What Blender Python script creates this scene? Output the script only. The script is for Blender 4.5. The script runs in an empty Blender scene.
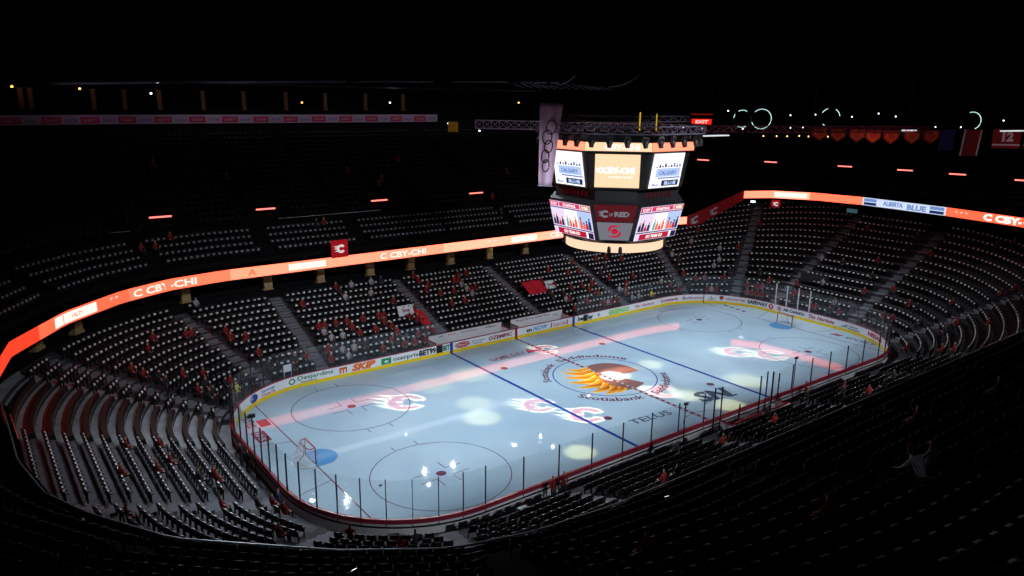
import bpy, bmesh, math, random
import numpy as np
from mathutils import Vector, Matrix
random.seed(7)
PI = math.pi
S = bpy.context.scene
COL = S.collection
pi2 = PI / 2

# ------------------------------------------------------------------ helpers
def lin(c):
    return tuple(((v / 255) / 12.92 if v / 255 <= .04045 else ((v / 255 + .055) / 1.055) ** 2.4) for v in c[:3])

MATS = {}
def mat(name, rgb, rough=.6, metal=0, spec=.5, noise=0, nscale=8.0, bump=0):
    if name in MATS: return MATS[name]
    m = bpy.data.materials.new(name); m.use_nodes = True
    nt = m.node_tree; b = nt.nodes['Principled BSDF']
    c = lin(rgb)
    b.inputs['Base Color'].default_value = (*c, 1)
    b.inputs['Roughness'].default_value = rough
    b.inputs['Metallic'].default_value = metal
    b.inputs['Specular IOR Level'].default_value = spec
    if noise:
        tc = nt.nodes.new('ShaderNodeTexCoord'); n = nt.nodes.new('ShaderNodeTexNoise')
        n.inputs['Scale'].default_value = nscale; n.inputs['Detail'].default_value = 4
        r = nt.nodes.new('ShaderNodeValToRGB')
        r.color_ramp.elements[0].position = .3; r.color_ramp.elements[1].position = .7
        r.color_ramp.elements[0].color = (*[v * (1 - noise) for v in c], 1)
        r.color_ramp.elements[1].color = (*[min(1, v * (1 + noise)) for v in c], 1)
        nt.links.new(tc.outputs['Object'], n.inputs['Vector'])
        nt.links.new(n.outputs['Fac'], r.inputs['Fac'])
        nt.links.new(r.outputs['Color'], b.inputs['Base Color'])
        if bump:
            bp = nt.nodes.new('ShaderNodeBump'); bp.inputs['Strength'].default_value = bump
            nt.links.new(n.outputs['Fac'], bp.inputs['Height']); nt.links.new(bp.outputs['Normal'], b.inputs['Normal'])
    MATS[name] = m
    return m

def emi(name, rgb, strength=1.0, grid=0):
    if name in MATS: return MATS[name]
    m = bpy.data.materials.new(name); m.use_nodes = True
    nt = m.node_tree; b = nt.nodes['Principled BSDF']
    b.inputs['Base Color'].default_value = (.01, .01, .01, 1)
    b.inputs['Roughness'].default_value = .5
    b.inputs['Specular IOR Level'].default_value = 0
    b.inputs['Emission Color'].default_value = (*lin(rgb), 1)
    b.inputs['Emission Strength'].default_value = strength
    MATS[name] = m
    return m

def tag(o, label=None, cat=None, group=None, kind=None):
    if label: o['label'] = label
    if cat: o['category'] = cat
    if group: o['group'] = group
    if kind: o['kind'] = kind
    return o

def empty(name, loc=(0, 0, 0), rz=0.0):
    o = bpy.data.objects.new(name, None); COL.objects.link(o)
    o.location = loc; o.rotation_euler = (0, 0, rz); o.empty_display_size = .2
    return o

def link(name, me, parent=None, loc=None, rz=None):
    o = bpy.data.objects.new(name, me); COL.objects.link(o)
    if loc is not None: o.location = loc
    if rz is not None: o.rotation_euler = (0, 0, rz)
    if parent: o.parent = parent
    return o

class MB:
    def __init__(s): s.v = []; s.f = []; s.m = []; s.mats = []
    def mi(s, m):
        if m not in s.mats: s.mats.append(m)
        return s.mats.index(m)
    def poly(s, pts, faces, m=None):
        o = len(s.v); s.v += [tuple(p) for p in pts]
        k = s.mi(m) if m else 0
        for f in faces: s.f.append(tuple(i + o for i in f)); s.m.append(k)
    def quad(s, a, b, c, d, m=None): s.poly([a, b, c, d], [(0, 1, 2, 3)], m)
    def hexa(s, p, m=None):   # p: 4 bottom, 4 top
        s.poly(p, [(3, 2, 1, 0), (4, 5, 6, 7), (0, 1, 5, 4), (1, 2, 6, 5), (2, 3, 7, 6), (3, 0, 4, 7)], m)
    def box(s, x0, x1, y0, y1, z0, z1, m=None):
        s.hexa([(x0, y0, z0), (x1, y0, z0), (x1, y1, z0), (x0, y1, z0), (x0, y0, z1), (x1, y0, z1), (x1, y1, z1), (x0, y1, z1)], m)
    def tube(s, pts, r, n=6, m=None, closed=False, caps=True):
        pts = [Vector(p) for p in pts]; N = len(pts); ring = []
        for i, p in enumerate(pts):
            a = pts[(i - 1) % N] if (closed or i > 0) else p
            b = pts[(i + 1) % N] if (closed or i < N - 1) else p
            t = (b - a).normalized()
            up = Vector((0, 0, 1)) if abs(t.z) < .95 else Vector((1, 0, 0))
            x = t.cross(up).normalized(); y = x.cross(t)
            rr = r[i] if isinstance(r, (list, tuple)) else r
            ring.append([p + x * rr * math.cos(2 * PI * k / n) + y * rr * math.sin(2 * PI * k / n) for k in range(n)])
        V = [q for g in ring for q in g]; F = []
        for i in range(N if closed else N - 1):
            j = (i + 1) % N
            for k in range(n):
                F.append((i * n + k, i * n + (k + 1) % n, j * n + (k + 1) % n, j * n + k))
        if caps and not closed:
            F.append(tuple(range(n - 1, -1, -1))); F.append(tuple((N - 1) * n + k for k in range(n)))
        s.poly(V, F, m)
    def mesh(s, name, default=None):
        me = bpy.data.meshes.new(name); me.from_pydata(s.v, [], s.f)
        ms = s.mats or ([default] if default else [])
        for m in ms: me.materials.append(m)
        if len(ms) > 1: me.polygons.foreach_set('material_index', s.m)
        me.update(); return me
    def build(s, name, m=None, parent=None, loc=None, rz=None):
        return link(name, s.mesh(name, m), parent, loc, rz)

def smooth(o):
    o.data.polygons.foreach_set('use_smooth', [True] * len(o.data.polygons)); return o

# text as triangles: list of verts (cap height = 1) and faces
_TX = {}
def text_geo(txt, bold=.0, shear=0.0):
    k = (txt, bold, shear)
    if k in _TX: return _TX[k]
    cu = bpy.data.curves.new('t', 'FONT'); cu.body = txt; cu.resolution_u = 2; cu.offset = bold; cu.shear = shear
    cu.align_x = 'CENTER'; cu.size = 1.0
    ob = bpy.data.objects.new('t', cu); COL.objects.link(ob)
    dg = bpy.context.evaluated_depsgraph_get()
    me = bpy.data.meshes.new_from_object(ob.evaluated_get(dg))
    vs = [(v.co.x, v.co.y) for v in me.vertices]; fs = [tuple(p.vertices) for p in me.polygons]
    bpy.data.objects.remove(ob); bpy.data.curves.remove(cu); bpy.data.meshes.remove(me)
    h = .7
    vs = [(x / h, y / h) for x, y in vs]
    _TX[k] = (vs, fs); return _TX[k]
def text_w(txt, bold=.0, shear=0.0):
    vs = text_geo(txt, bold, shear)[0]; return max(v[0] for v in vs) - min(v[0] for v in vs)
def text_on(mb, txt, fn, h=None, w=None, m=None, bold=.02, shear=0.0, flip=False):
    """fn(u,v)->3D; text centred on u=0, standing on v=0; height h (m); width squeezed to w"""
    vs, fs = text_geo(txt, bold, shear)
    sx = h if w is None else w / text_w(txt, bold, shear)
    pts = [fn(x * sx, y * h) for x, y in vs]
    mb.poly(pts, [f[::-1] for f in fs] if flip else fs, m)

# ------------------------------------------------------------------ plan curves
A0, B0, R0 = 30.48, 12.95, 8.53
LX, LY = A0 - R0, B0 - R0
ARC = R0 * pi2
PER = 4 * LX + 4 * LY + 4 * ARC
def rink(s, d=0.0):
    """clockwise from the middle of the far side; returns x, y, nx, ny at offset d outwards"""
    s = (s + PER / 2) % PER - PER / 2
    sg = 1 if s >= 0 else -1
    t = abs(s)
    if t <= LX: x, y, nx, ny = t, B0, 0, 1
    elif t <= LX + ARC:
        a = (t - LX) / R0; nx, ny = math.sin(a), math.cos(a); x, y = LX + R0 * nx, LY + R0 * ny
    elif t <= LX + ARC + 2 * LY: x, y, nx, ny = A0, LY - (t - LX - ARC), 1, 0
    elif t <= LX + 2 * ARC + 2 * LY:
        a = (t - LX - ARC - 2 * LY) / R0; nx, ny = math.cos(a), -math.sin(a); x, y = LX + R0 * nx, -LY + R0 * ny
    else: x, y, nx, ny = LX - (t - LX - 2 * ARC - 2 * LY), -B0, 0, -1
    x *= sg; nx *= sg
    return x + nx * d, y + ny * d, nx, ny

# front edge of the balcony: x, y, z of the lower edge of the ribbon board
CTRL = [(-25, 24.3, 7.2), (-12, 24.3, 7.2), (0, 24.3, 7.2), (12, 24.3, 7.2), (24, 24.3, 7.2), (30, 24.2, 7.2), (34, 23.8, 7.2), (37.5, 22.9, 7.2),
        (46, 20.2, 10.5), (48.4, 17.4, 10.7), (49.9, 11.5, 10.9), (50.1, 5, 11.0), (49.2, -5.6, 11.0), (47.4, -14.4, 11.0), (44.8, -20, 10.8),
        (42, -23.3, 10.0), (38, -25, 8.2), (32, -26, 7.2), (20, -26.3, 7.2), (8, -26.3, 7.2), (-6, -26.3, 7.2), (-18, -26.3, 7.2), (-25.5, -26.2, 7.2),
        (-29.0, -25.8, 7.2), (-31.8, -25.0, 7.2), (-35.0, -22.8, 7.2), (-39.2, -18.9, 7.2), (-41.3, -15.4, 7.2), (-42.4, -12.8, 7.2), (-43.0, -9.1, 7.2), (-43.05, -5.5, 7.2), (-43.15, -1.5, 7.2),
        (-43.9, 1, 7.2), (-43.5, 5.5, 7.2), (-42.3, 11, 7.2), (-38.5, 17, 7.2), (-34.1, 21.2, 7.2), (-30, 23.4, 7.2)]
def densify(P, step=1.2):
    out = []
    n = len(P)
    for i in range(n):
        a, b = Vector(P[i]), Vector(P[(i + 1) % n]); k = max(1, int((b - a).length / step))
        for j in range(k): out.append(a.lerp(b, j / k))
    return out
RB = densify(CTRL)
i0 = min(range(len(RB)), key=lambda i: (RB[i] - Vector((0, 24.3, 7.2))).length)
RB = RB[i0:] + RB[:i0]
NR = len(RB)
RN = []
for i in range(NR):
    t = Vector((0, 0, 0))
    for k in (1, 2, 3): t += (RB[(i + k) % NR] - RB[(i - k) % NR])
    t.z = 0; t.normalize(); RN.append(Vector((-t.y, t.x, 0)))
RS = [0.0]
for i in range(NR): RS.append(RS[-1] + (RB[(i + 1) % NR] - RB[i]).length)
RPER = RS[-1]
import bisect
def rib(s, d=0.0):
    s %= RPER
    i = min(NR - 1, bisect.bisect_right(RS, s) - 1); t = (s - RS[i]) / (RS[i + 1] - RS[i]); j = (i + 1) % NR
    p = RB[i].lerp(RB[j], t); n = RN[i].lerp(RN[j], t).normalized()
    return p.x + n.x * d, p.y + n.y * d, p.z, n.x, n.y
def rib_s_near(x, y):
    i = min(range(NR), key=lambda i: (RB[i].x - x) ** 2 + (RB[i].y - y) ** 2); return RS[i]
def inside_rib(x, y, ex):
    """signed room inside the balcony edge expanded by ex"""
    i = min(range(NR), key=lambda i: (RB[i].x - x) ** 2 + (RB[i].y - y) ** 2)
    return (RB[i].x - x) * RN[i].x + (RB[i].y - y) * RN[i].y + ex

# ------------------------------------------------------------------ materials
M = dict(
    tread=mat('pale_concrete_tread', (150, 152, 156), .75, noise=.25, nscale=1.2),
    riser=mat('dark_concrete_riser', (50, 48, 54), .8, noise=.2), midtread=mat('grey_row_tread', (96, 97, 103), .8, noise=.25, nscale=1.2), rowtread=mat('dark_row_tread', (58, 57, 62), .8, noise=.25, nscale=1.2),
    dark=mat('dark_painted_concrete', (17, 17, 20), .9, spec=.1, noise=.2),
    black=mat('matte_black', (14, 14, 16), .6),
    seat=mat('dark_seat_plastic', (12, 10, 14), .5, spec=.3),
    pad=mat('pale_grey_seat_plate', (226, 228, 230), .45),
    redp=mat('red_plastic', (150, 18, 38), .4),
    white=mat('white_board_plastic', (235, 236, 240), .3),
    yellow=mat('yellow_kick_plate', (242, 206, 20), .35),
    cap=mat('red_cap_rail', (152, 16, 42), .35),
    blue=mat('blue_ice_paint', (38, 66, 150), .5),
    metal=mat('grey_metal', (120, 122, 128), .4, .8),
    dmetal=mat('dark_metal', (30, 31, 36), .45, .5),
    rail=mat('brushed_rail', (190, 192, 200), .35, .3),
)

# ice: slightly worn, glossy
def ice_mat():
    m = bpy.data.materials.new('resurfaced_ice'); m.use_nodes = True; nt = m.node_tree; b = nt.nodes['Principled BSDF']
    tc = nt.nodes.new('ShaderNodeTexCoord'); n = nt.nodes.new('ShaderNodeTexNoise'); n.inputs['Scale'].default_value = .12; n.inputs['Detail'].default_value = 5
    r = nt.nodes.new('ShaderNodeValToRGB'); r.color_ramp.elements[0].position = .35; r.color_ramp.elements[1].position = .68
    r.color_ramp.elements[0].color = (*lin((160, 186, 204)), 1); r.color_ramp.elements[1].color = (*lin((180, 204, 218)), 1)
    nt.links.new(tc.outputs['Object'], n.inputs['Vector']); nt.links.new(n.outputs['Fac'], r.inputs['Fac']); nt.links.new(r.outputs['Color'], b.inputs['Base Color'])
    n2 = nt.nodes.new('ShaderNodeTexNoise'); n2.inputs['Scale'].default_value = 1.5; n2.inputs['Detail'].default_value = 6
    mr = nt.nodes.new('ShaderNodeMapRange'); mr.inputs['To Min'].default_value = .032; mr.inputs['To Max'].default_value = .033
    nt.links.new(tc.outputs['Object'], n2.inputs['Vector']); nt.links.new(n2.outputs['Fac'], mr.inputs['Value']); nt.links.new(mr.outputs['Result'], b.inputs['Roughness'])
    b.inputs['IOR'].default_value = 1.36
    return m
ICE = ice_mat()
def paint(name, rgb):   # paint under the same ice gloss
    m = mat(name, rgb, .06, spec=.35); return m

def glass_mat():
    m = bpy.data.materials.new('rink_glass'); m.use_nodes = True; nt = m.node_tree
    for n in list(nt.nodes):
        if n.type != 'OUTPUT_MATERIAL': nt.nodes.remove(n)
    out = nt.nodes[0]
    tr = nt.nodes.new('ShaderNodeBsdfTransparent'); tr.inputs['Color'].default_value = (.985, .99, .99, 1)
    gl = nt.nodes.new('ShaderNodeBsdfGlossy'); gl.inputs['Roughness'].default_value = .06
    di = nt.nodes.new('ShaderNodeBsdfDiffuse'); di.inputs['Color'].default_value = (.55, .6, .66, 1)
    ge = nt.nodes.new('ShaderNodeNewGeometry'); dp = nt.nodes.new('ShaderNodeVectorMath'); dp.operation = 'DOT_PRODUCT'
    nt.links.new(ge.outputs['Normal'], dp.inputs[0]); nt.links.new(ge.outputs['Incoming'], dp.inputs[1])
    def mth(op, a, b=None):
        n = nt.nodes.new('ShaderNodeMath'); n.operation = op
        for i, v in enumerate((a, b)):
            if v is None: continue
            if isinstance(v, (int, float)): n.inputs[i].default_value = v
            else: nt.links.new(v, n.inputs[i])
        return n.outputs[0]
    fr = mth('ADD', mth('MULTIPLY', mth('POWER', mth('SUBTRACT', 1.0, mth('ABSOLUTE', dp.outputs['Value'])), 5.0), .45), .025)
    m1 = nt.nodes.new('ShaderNodeMixShader'); m1.inputs[0].default_value = .014
    m2 = nt.nodes.new('ShaderNodeMixShader')
    nt.links.new(tr.outputs[0], m1.inputs[1]); nt.links.new(di.outputs[0], m1.inputs[2])
    nt.links.new(fr, m2.inputs[0]); nt.links.new(m1.outputs[0], m2.inputs[1]); nt.links.new(gl.outputs[0], m2.inputs[2])
    nt.links.new(m2.outputs[0], out.inputs['Surface'])
    return m
GLASS = glass_mat()

# ------------------------------------------------------------------ ice sheet
NS = 200
def disc(mb, cx, cy, r, z, m, n=32):
    mb.poly([(cx + r * math.cos(2 * PI * i / n), cy + r * math.sin(2 * PI * i / n), z) for i in range(n)], [tuple(range(n))], m)
def ring(mb, cx, cy, r, w, z, m, n=72, a0=0, a1=2 * PI):
    V = []
    for i in range(n + 1):
        a = a0 + (a1 - a0) * i / n
        V += [(cx + (r - w / 2) * math.cos(a), cy + (r - w / 2) * math.sin(a), z), (cx + (r + w / 2) * math.cos(a), cy + (r + w / 2) * math.sin(a), z)]
    mb.poly(V, [(2 * i, 2 * i + 1, 2 * i + 3, 2 * i + 2) for i in range(n)], m)

mb = MB(); pts = [rink(-PER / 2 + PER * i / NS, .02)[:2] for i in range(NS)]
mb.poly([(x, y, 0) for x, y in pts][::-1] + [(x, y, -.12) for x, y in pts][::-1], [tuple(range(NS))] + [(i, i + NS, (i + 1) % NS + NS, (i + 1) % NS) for i in range(NS)])
ice = mb.build('ice_sheet', ICE)
tag(ice, 'pale blue white ice rink floor painted with lines circles and crests', 'ice rink', kind='structure')
C_RED = paint('red_ice_line', (118, 62, 80)); C_BLUE = paint('blue_ice_line', (38, 70, 150)); C_DR = paint('dark_red_ice_lettering', (104, 62, 82))
C_DK = paint('dark_ice_lettering', (74, 84, 100)); C_CREASE = paint('blue_crease_paint', (84, 146, 196)); C_CIR = paint('faded_circle_line', (112, 92, 112))
z1, z2 = .006, .010
for sx in (-1, 1):
    m_ = MB(); m_.box(sx * 7.77 - .15, sx * 7.77 + .15, -12.93, 12.93, 0, z1); m_.build('blue_line', C_BLUE, ice)
    m_ = MB(); yy = 11.18; m_.box(sx * 27.13 - .04, sx * 27.13 + .04, -yy, yy, 0, z1); m_.build('goal_line', C_RED, ice)
    # trapezoid lines behind the goal
    m_ = MB()
    for sy in (-1, 1): m_.poly([(sx * 27.13, sy * 3.4 - .03, z1), (sx * 27.13, sy * 3.4 + .03, z1), (sx * 30.45, sy * 4.3 + .03, z1), (sx * 30.45, sy * 4.3 - .03, z1)], [(0, 1, 2, 3)])
    m_.build('trapezoid_line', C_RED, ice)
    m_ = MB(); n = 24   # crease
    P = [(sx * 27.1, -1.22, z1)] + [(sx * (27.13 - 1.37 * 0 - 1.83 * math.cos(-1.0 + 2.0 * i / n) * 1.0), 1.45 * math.sin(-1.0 + 2.0 * i / n) / math.sin(1.0) * .84, z1) for i in range(n + 1)] + [(sx * 27.1, 1.22, z1)]
    m_.poly(P, [tuple(range(len(P)))]); m_.build('goal_crease', C_CREASE, ice)
    for sy in (-1, 1):
        cx, cy = sx * 21.03, sy * 6.71
        m_ = MB(); ring(m_, cx, cy, 4.57, .07, z1, C_CIR)
        for a in (-1, 1):   # hash marks outside the circle
            for b in (-.9, .9): m_.box(cx + b - .03, cx + b + .03, cy + a * 4.6, cy + a * 5.2, 0, z1, C_CIR)
        m_.build('faceoff_circle', None, ice)
        m_ = MB(); disc(m_, cx, cy, .34, z2, C_DR); m_.build('faceoff_spot', None, ice)
        m_ = MB()
        for a in (-1, 1):
            for b in (-1, 1):
                m_.box(min(cx + a * .6, cx + a * 1.8), max(cx + a * .6, cx + a * 1.8), cy + b * .5 - .03, cy + b * .5 + .03, 0, z1)
                m_.box(cx + a * .6 - .03, cx + a * .6 + .03, min(cy + b * .5, cy + b * 1.5), max(cy + b * .5, cy + b * 1.5), 0, z1)
        m_.build('faceoff_marks', C_CIR, ice)
        m_ = MB(); disc(m_, sx * 6.1, cy, .34, z2, C_DR); m_.build('faceoff_spot', None, ice)
m_ = MB()
m_.box(-.15, .15, -12.93, 12.93, 0, z1, C_RED)
CW = paint('white_ice_dash', (200, 205, 215))
for i in range(42): m_.box(-.06, .06, -12.7 + i * .61, -12.45 + i * .61, 0, z2, CW)
m_.build('centre_line', None, ice)
m_ = MB(); ring(m_, 0, 0, 4.57, .1, z2 + .002, C_BLUE); m_.build('centre_circle', None, ice)
m_ = MB(); ring(m_, 0, -B0, 3.05, .06, z1, C_RED, 40, 0, PI); m_.build('referee_crease', None, ice)

# the view-side frame of the ice artwork: u along, v across (text reads from the near-left stands)
EU = Vector((.797, -.603, 0)); EV = Vector((.603, .797, 0))
def shape_poly(mb, pts, z, m, cx=0, cy=0, sc=1.0):
    """fan-free n-gon in the (u,v) frame"""
    mb.poly([(cx + EU.x * u * sc + EV.x * v * sc, cy + EU.y * u * sc + EV.y * v * sc, z) for u, v in pts], [tuple(range(len(pts)))], m)
# big crest at centre ice: a block C in smoky red with long flames streaming to the left
def c_outline(ro_u, ro_v, ri_u, ri_v, a0=.62, n=26, cx=0, cy=0):
    out = [(cx + ro_u * math.cos(a0 + (2 * PI - 2 * a0) * i / n), cy + ro_v * math.sin(a0 + (2 * PI - 2 * a0) * i / n)) for i in range(n + 1)]
    inn = [(cx + ri_u * math.cos(a0 + (2 * PI - 2 * a0) * i / n), cy + ri_v * math.sin(a0 + (2 * PI - 2 * a0) * i / n)) for i in range(n, -1, -1)]
    return out, inn
def strip(mb, out, inn, z, m, cx, cy, sc):
    inn = inn[::-1]; n = len(out)
    V = [(cx + EU.x * u * sc + EV.x * v * sc, cy + EU.y * u * sc + EV.y * v * sc, z) for u, v in out + inn]
    mb.poly(V, [(i, i + 1, n + i + 1, n + i) for i in range(n - 1)], m)
def flame(tipx, tipy, bx, by, w, bend, n=8):
    """a curved tongue from a wide base (bx,by) to a tip"""
    L = []; Rr = []
    dx, dy = tipx - bx, tipy - by; ln = math.hypot(dx, dy); px, py = -dy / ln, dx / ln
    for i in range(n + 1):
        t = i / n; c = bend * math.sin(PI * t); ww = w * (1 - t) ** .8 * .5
        x, y = bx + dx * t + px * c, by + dy * t + py * c
        L.append((x + px * ww, y + py * ww)); Rr.append((x - px * ww, y - py * ww))
    return L + Rr[::-1][1:]
crest = MB()
P_SM = paint('smoky_red_crest', (136, 98, 96)); P_OR = paint('orange_flame_paint', (236, 150, 40)); P_YL = paint('yellow_flame_paint', (250, 206, 110)); P_DO = paint('dark_orange_flame_paint', (190, 96, 40))
P_CR = paint('cream_crest_glow_paint', (250, 236, 196))
o_, i_ = c_outline(2.9, 3.4, 1.2, 1.15, .45); strip(crest, o_, i_, z1 + .001, P_SM, .65 * EU.x, .65 * EU.y, 1)
for k_, (tx, ty, bx, by, w, be) in enumerate([(-3.5, 1.7, -1.3, 1.7, 1.2, .4), (-4.0, .8, -1.0, 1.1, 1.5, .5), (-3.9, -.5, -.6, .4, 1.6, .45), (-3.5, -1.8, -.5, -.5, 1.7, .45), (-2.8, -3.0, -.2, -1.3, 1.6, .35), (-1.7, -4.0, .2, -2.0, 1.5, .35), (-.5, -4.4, .7, -2.5, 1.3, .25), (.6, -4.0, 1.2, -2.6, .9, .15)]):
    e_ = z1 + .0016 + k_ * .0004
    shape_poly(crest, flame(tx, ty, bx, by, w, be), e_, P_YL)
    shape_poly(crest, flame(tx * .92, ty * .95, bx, by, w * .72, be), e_ + .0001, P_OR)
    shape_poly(crest, flame(tx * .7, ty * .8, bx + .1, by - .05, w * .38, be), e_ + .0002, P_DO)
crest.build('flaming_letter_crest', None, ice)

# lettering round the centre circle
def arc_text(mb, txt, r, a_mid, h, m, cw=True, span=None):
    ww = text_w(txt, .02); k = (span * r / (ww * h)) if span else 1.0
    def fn(u, v):
        if cw: a = a_mid - u * k / r; rr = r + v
        else: a = a_mid + u * k / r; rr = r + h - v
        return (rr * math.cos(a), rr * math.sin(a), z2 + .002)
    text_on(mb, txt, fn, h=h, m=m, bold=.02)
D = math.radians
m_ = MB(); arc_text(m_, 'Scotiabank', 5.0, D(136), .7, C_DR, True, D(52)); arc_text(m_, 'Saddledome', 5.0, D(62), .7, C_DR, True, D(78))
m_.build('arched_lettering', None, ice)
m_ = MB(); arc_text(m_, 'Scotiabank', 4.9, D(232), .75, C_DR, False, D(60)); arc_text(m_, 'Saddledome', 4.9, D(305), .75, C_DR, False, D(58))
m_.build('arched_lettering', None, ice)

def ice_text(name, txt, cx, cy, ang, h, m, bold=.02, shear=0.0, w=None, extra=None):
    mb = MB(); c, s_ = math.cos(ang), math.sin(ang)
    text_on(mb, txt, lambda u, v: (cx + c * u - s_ * v, cy + s_ * u + c * v, z1 + .003), h=h, w=w, m=m, bold=bold, shear=shear)
    if extra: extra(mb, lambda u, v, z=z1: (cx + c * u - s_ * v, cy + s_ * u + c * v, z))
    return mb.build(name, None, ice)
CVI = paint('painted_white_panel', (214, 220, 228)); C_RD2 = paint('red_sponsor_paint', (150, 62, 88))
ice_text('sponsor_lettering', 'TELUS', -3.3, -8.9, D(-5), .8, C_DK, .01, w=4.0)
def swoosh(mb, fn):
    P = [fn(-1.9 + 3.9 * t, -.45 - .25 * math.sin(PI * t) * -1 + .35 * t) for t in [i / 12 for i in range(13)]]
    Q = [fn(-1.9 + 3.9 * t, -.30 - .05 * math.sin(PI * t) + .5 * t) for t in [i / 12 for i in range(13)]]
    mb.poly(P + Q, [(i, i + 1, 14 + i, 13 + i) for i in range(12)], C_DK)
ice_text('sponsor_lettering', 'SN', 4.1, -9.2, D(-10), 1.75, C_DK, .05, .15, w=3.6, extra=swoosh)
def tri(mb, fn):
    mb.poly([fn(2.1, -.2), fn(3.6, -.2), fn(2.7, 1.0)], [(0, 1, 2)], C_RD2)
    mb.poly([fn(-1.9, -.2), fn(1.9, -.2), fn(1.9, -.1), fn(-1.9, -.1)], [(0, 1, 2, 3)], C_RD2)
ice_text('sponsor_lettering', 'GAME DAY', -3.9, 8.9, D(0), .6, C_RD2, .02, w=4.2, extra=tri)
# red block sponsor art behind the left goal line and small art behind the right one
m_ = MB()
def lf(cx, cy): return lambda u, v, z=z1 + .002: (cx + v, cy - u, z)
for (cx, cy, w, h) in [(-29.0, 5.4, 1.9, .85), (-28.0, 7.6, 1.3, .7)]:
    g = lf(cx, cy); m_.poly([g(-w / 2, -.1, z1), g(w / 2, -.1, z1), g(w / 2, h, z1), g(-w / 2, h, z1)], [(0, 1, 2, 3)], C_RD2)
text_on(m_, 'RINK', lf(-28.9, 5.4), h=.5, w=1.6, m=CW); text_on(m_, 'ROUGE', lf(-28.9, 8.2), h=.55, w=1.9, m=C_RD2)
m_.build('sponsor_art', None, ice)
m_ = MB()
text_on(m_, 'SPORT', lambda u, v: (28.2 + v, -7.9 - u, z1), h=.7, w=3.2, m=C_CIR)
m_.poly([(28.2, -4.6, z1), (28.9, -5.0, z1), (28.9, -6.0, z1), (28.2, -5.7, z1)], [(0, 3, 2, 1)], C_RD2)
m_.build('sponsor_art', None, ice)
m_ = MB()
for i in range(4): m_.poly([(28.2 - i * .1, 9.0 - i * .9, z1), (28.6 - i * .1, 9.0 - i * .9, z1), (28.6 - i * .1, 8.4 - i * .9, z1), (28.2 - i * .1, 8.4 - i * .9, z1)], [(0, 3, 2, 1)], C_DK)
m_.build('sponsor_art', None, ice)

# ------------------------------------------------------------------ dasher boards, glass
boards = empty('dasher_boards', (0, B0, 0))
def par(o, p):    # parent keeping world placement (parent unrotated)
    o.parent = p; o.location = Vector(o.location) - Vector(p.location); return o
tag(boards, 'white rink boards with yellow kick plate red cap rail and clear glass around the ice', 'rink boards')
def sweep(mb, prof, s0, s1, m, step=.7, closed_ends=True, fn=rink):
    """prof: list of (d,z) closed loop swept along the rink path"""
    n = max(1, int(abs(s1 - s0) / step)); k = len(prof); V = []
    for i in range(n + 1):
        s = s0 + (s1 - s0) * i / n
        for d, z in prof:
            p = fn(s, d); V.append((p[0], p[1], z))
    F = [(i * k + j, i * k + (j + 1) % k, (i + 1) * k + (j + 1) % k, (i + 1) * k + j) for i in range(n) for j in range(k)]
    if closed_ends: F += [tuple(range(k - 1, -1, -1)), tuple(n * k + j for j in range(k))]
    mb.poly(V, F, m)
# pane layout: long panes on the sides, short ones in the corners and ends
EDGES = []
def span(s0, s1, w):
    n = max(1, round((s1 - s0) / w))
    return [s0 + (s1 - s0) * i / n for i in range(n)]
s_ = -PER / 2
sideN = LX; 
segs = [(-PER / 2, -PER / 2 + LX, 2.75), (-PER / 2 + LX, -LX, 1.45), (-LX, 0, 2.75), (0, LX, 2.75), (LX, PER / 2 - LX, 1.45), (PER / 2 - LX, PER / 2, 2.75)]
for a, b, w in segs: EDGES += span(a, b, w)
EDGES.append(PER / 2)
hx = PER / 2
def near_s(x): return hx - x if x > 0 else -hx - x
for i in range(len(EDGES) - 1):
    a, b = EDGES[i], EDGES[i + 1]
    m_ = MB(); sweep(m_, [(0, .20), (0, 1.06), (.03, 1.06), (.03, .20)], a + .01, b - .01, M['white'], .35)
    par(m_.build('board_panel', M['white']), boards)
def full(name, prof, m, p=boards):
    mb = MB(); sweep(mb, prof, -hx, hx, m, .6, False); return par(mb.build(name, m), p)
full('kick_plate', [(-.012, 0), (-.012, .30), (.02, .30), (.02, 0)], M['yellow'])
full('cap_rail', [(-.02, 1.06), (-.02, 1.10), (.15, 1.10), (.15, 1.06)], M['cap'])
full('outer_band', [(.10, .82), (.10, 1.06), (.14, 1.06), (.14, .82)], mat('dull_red_outer_band', (150, 44, 66), .4))
full('outer_rail', [(.10, .58), (.10, .66), (.16, .66), (.16, .58)], M['dmetal'])
full('outer_skin', [(.06, 0), (.06, .82), (.09, .82), (.09, 0)], mat('grey_white_outer_skin', (226, 228, 230), .5))
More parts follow.
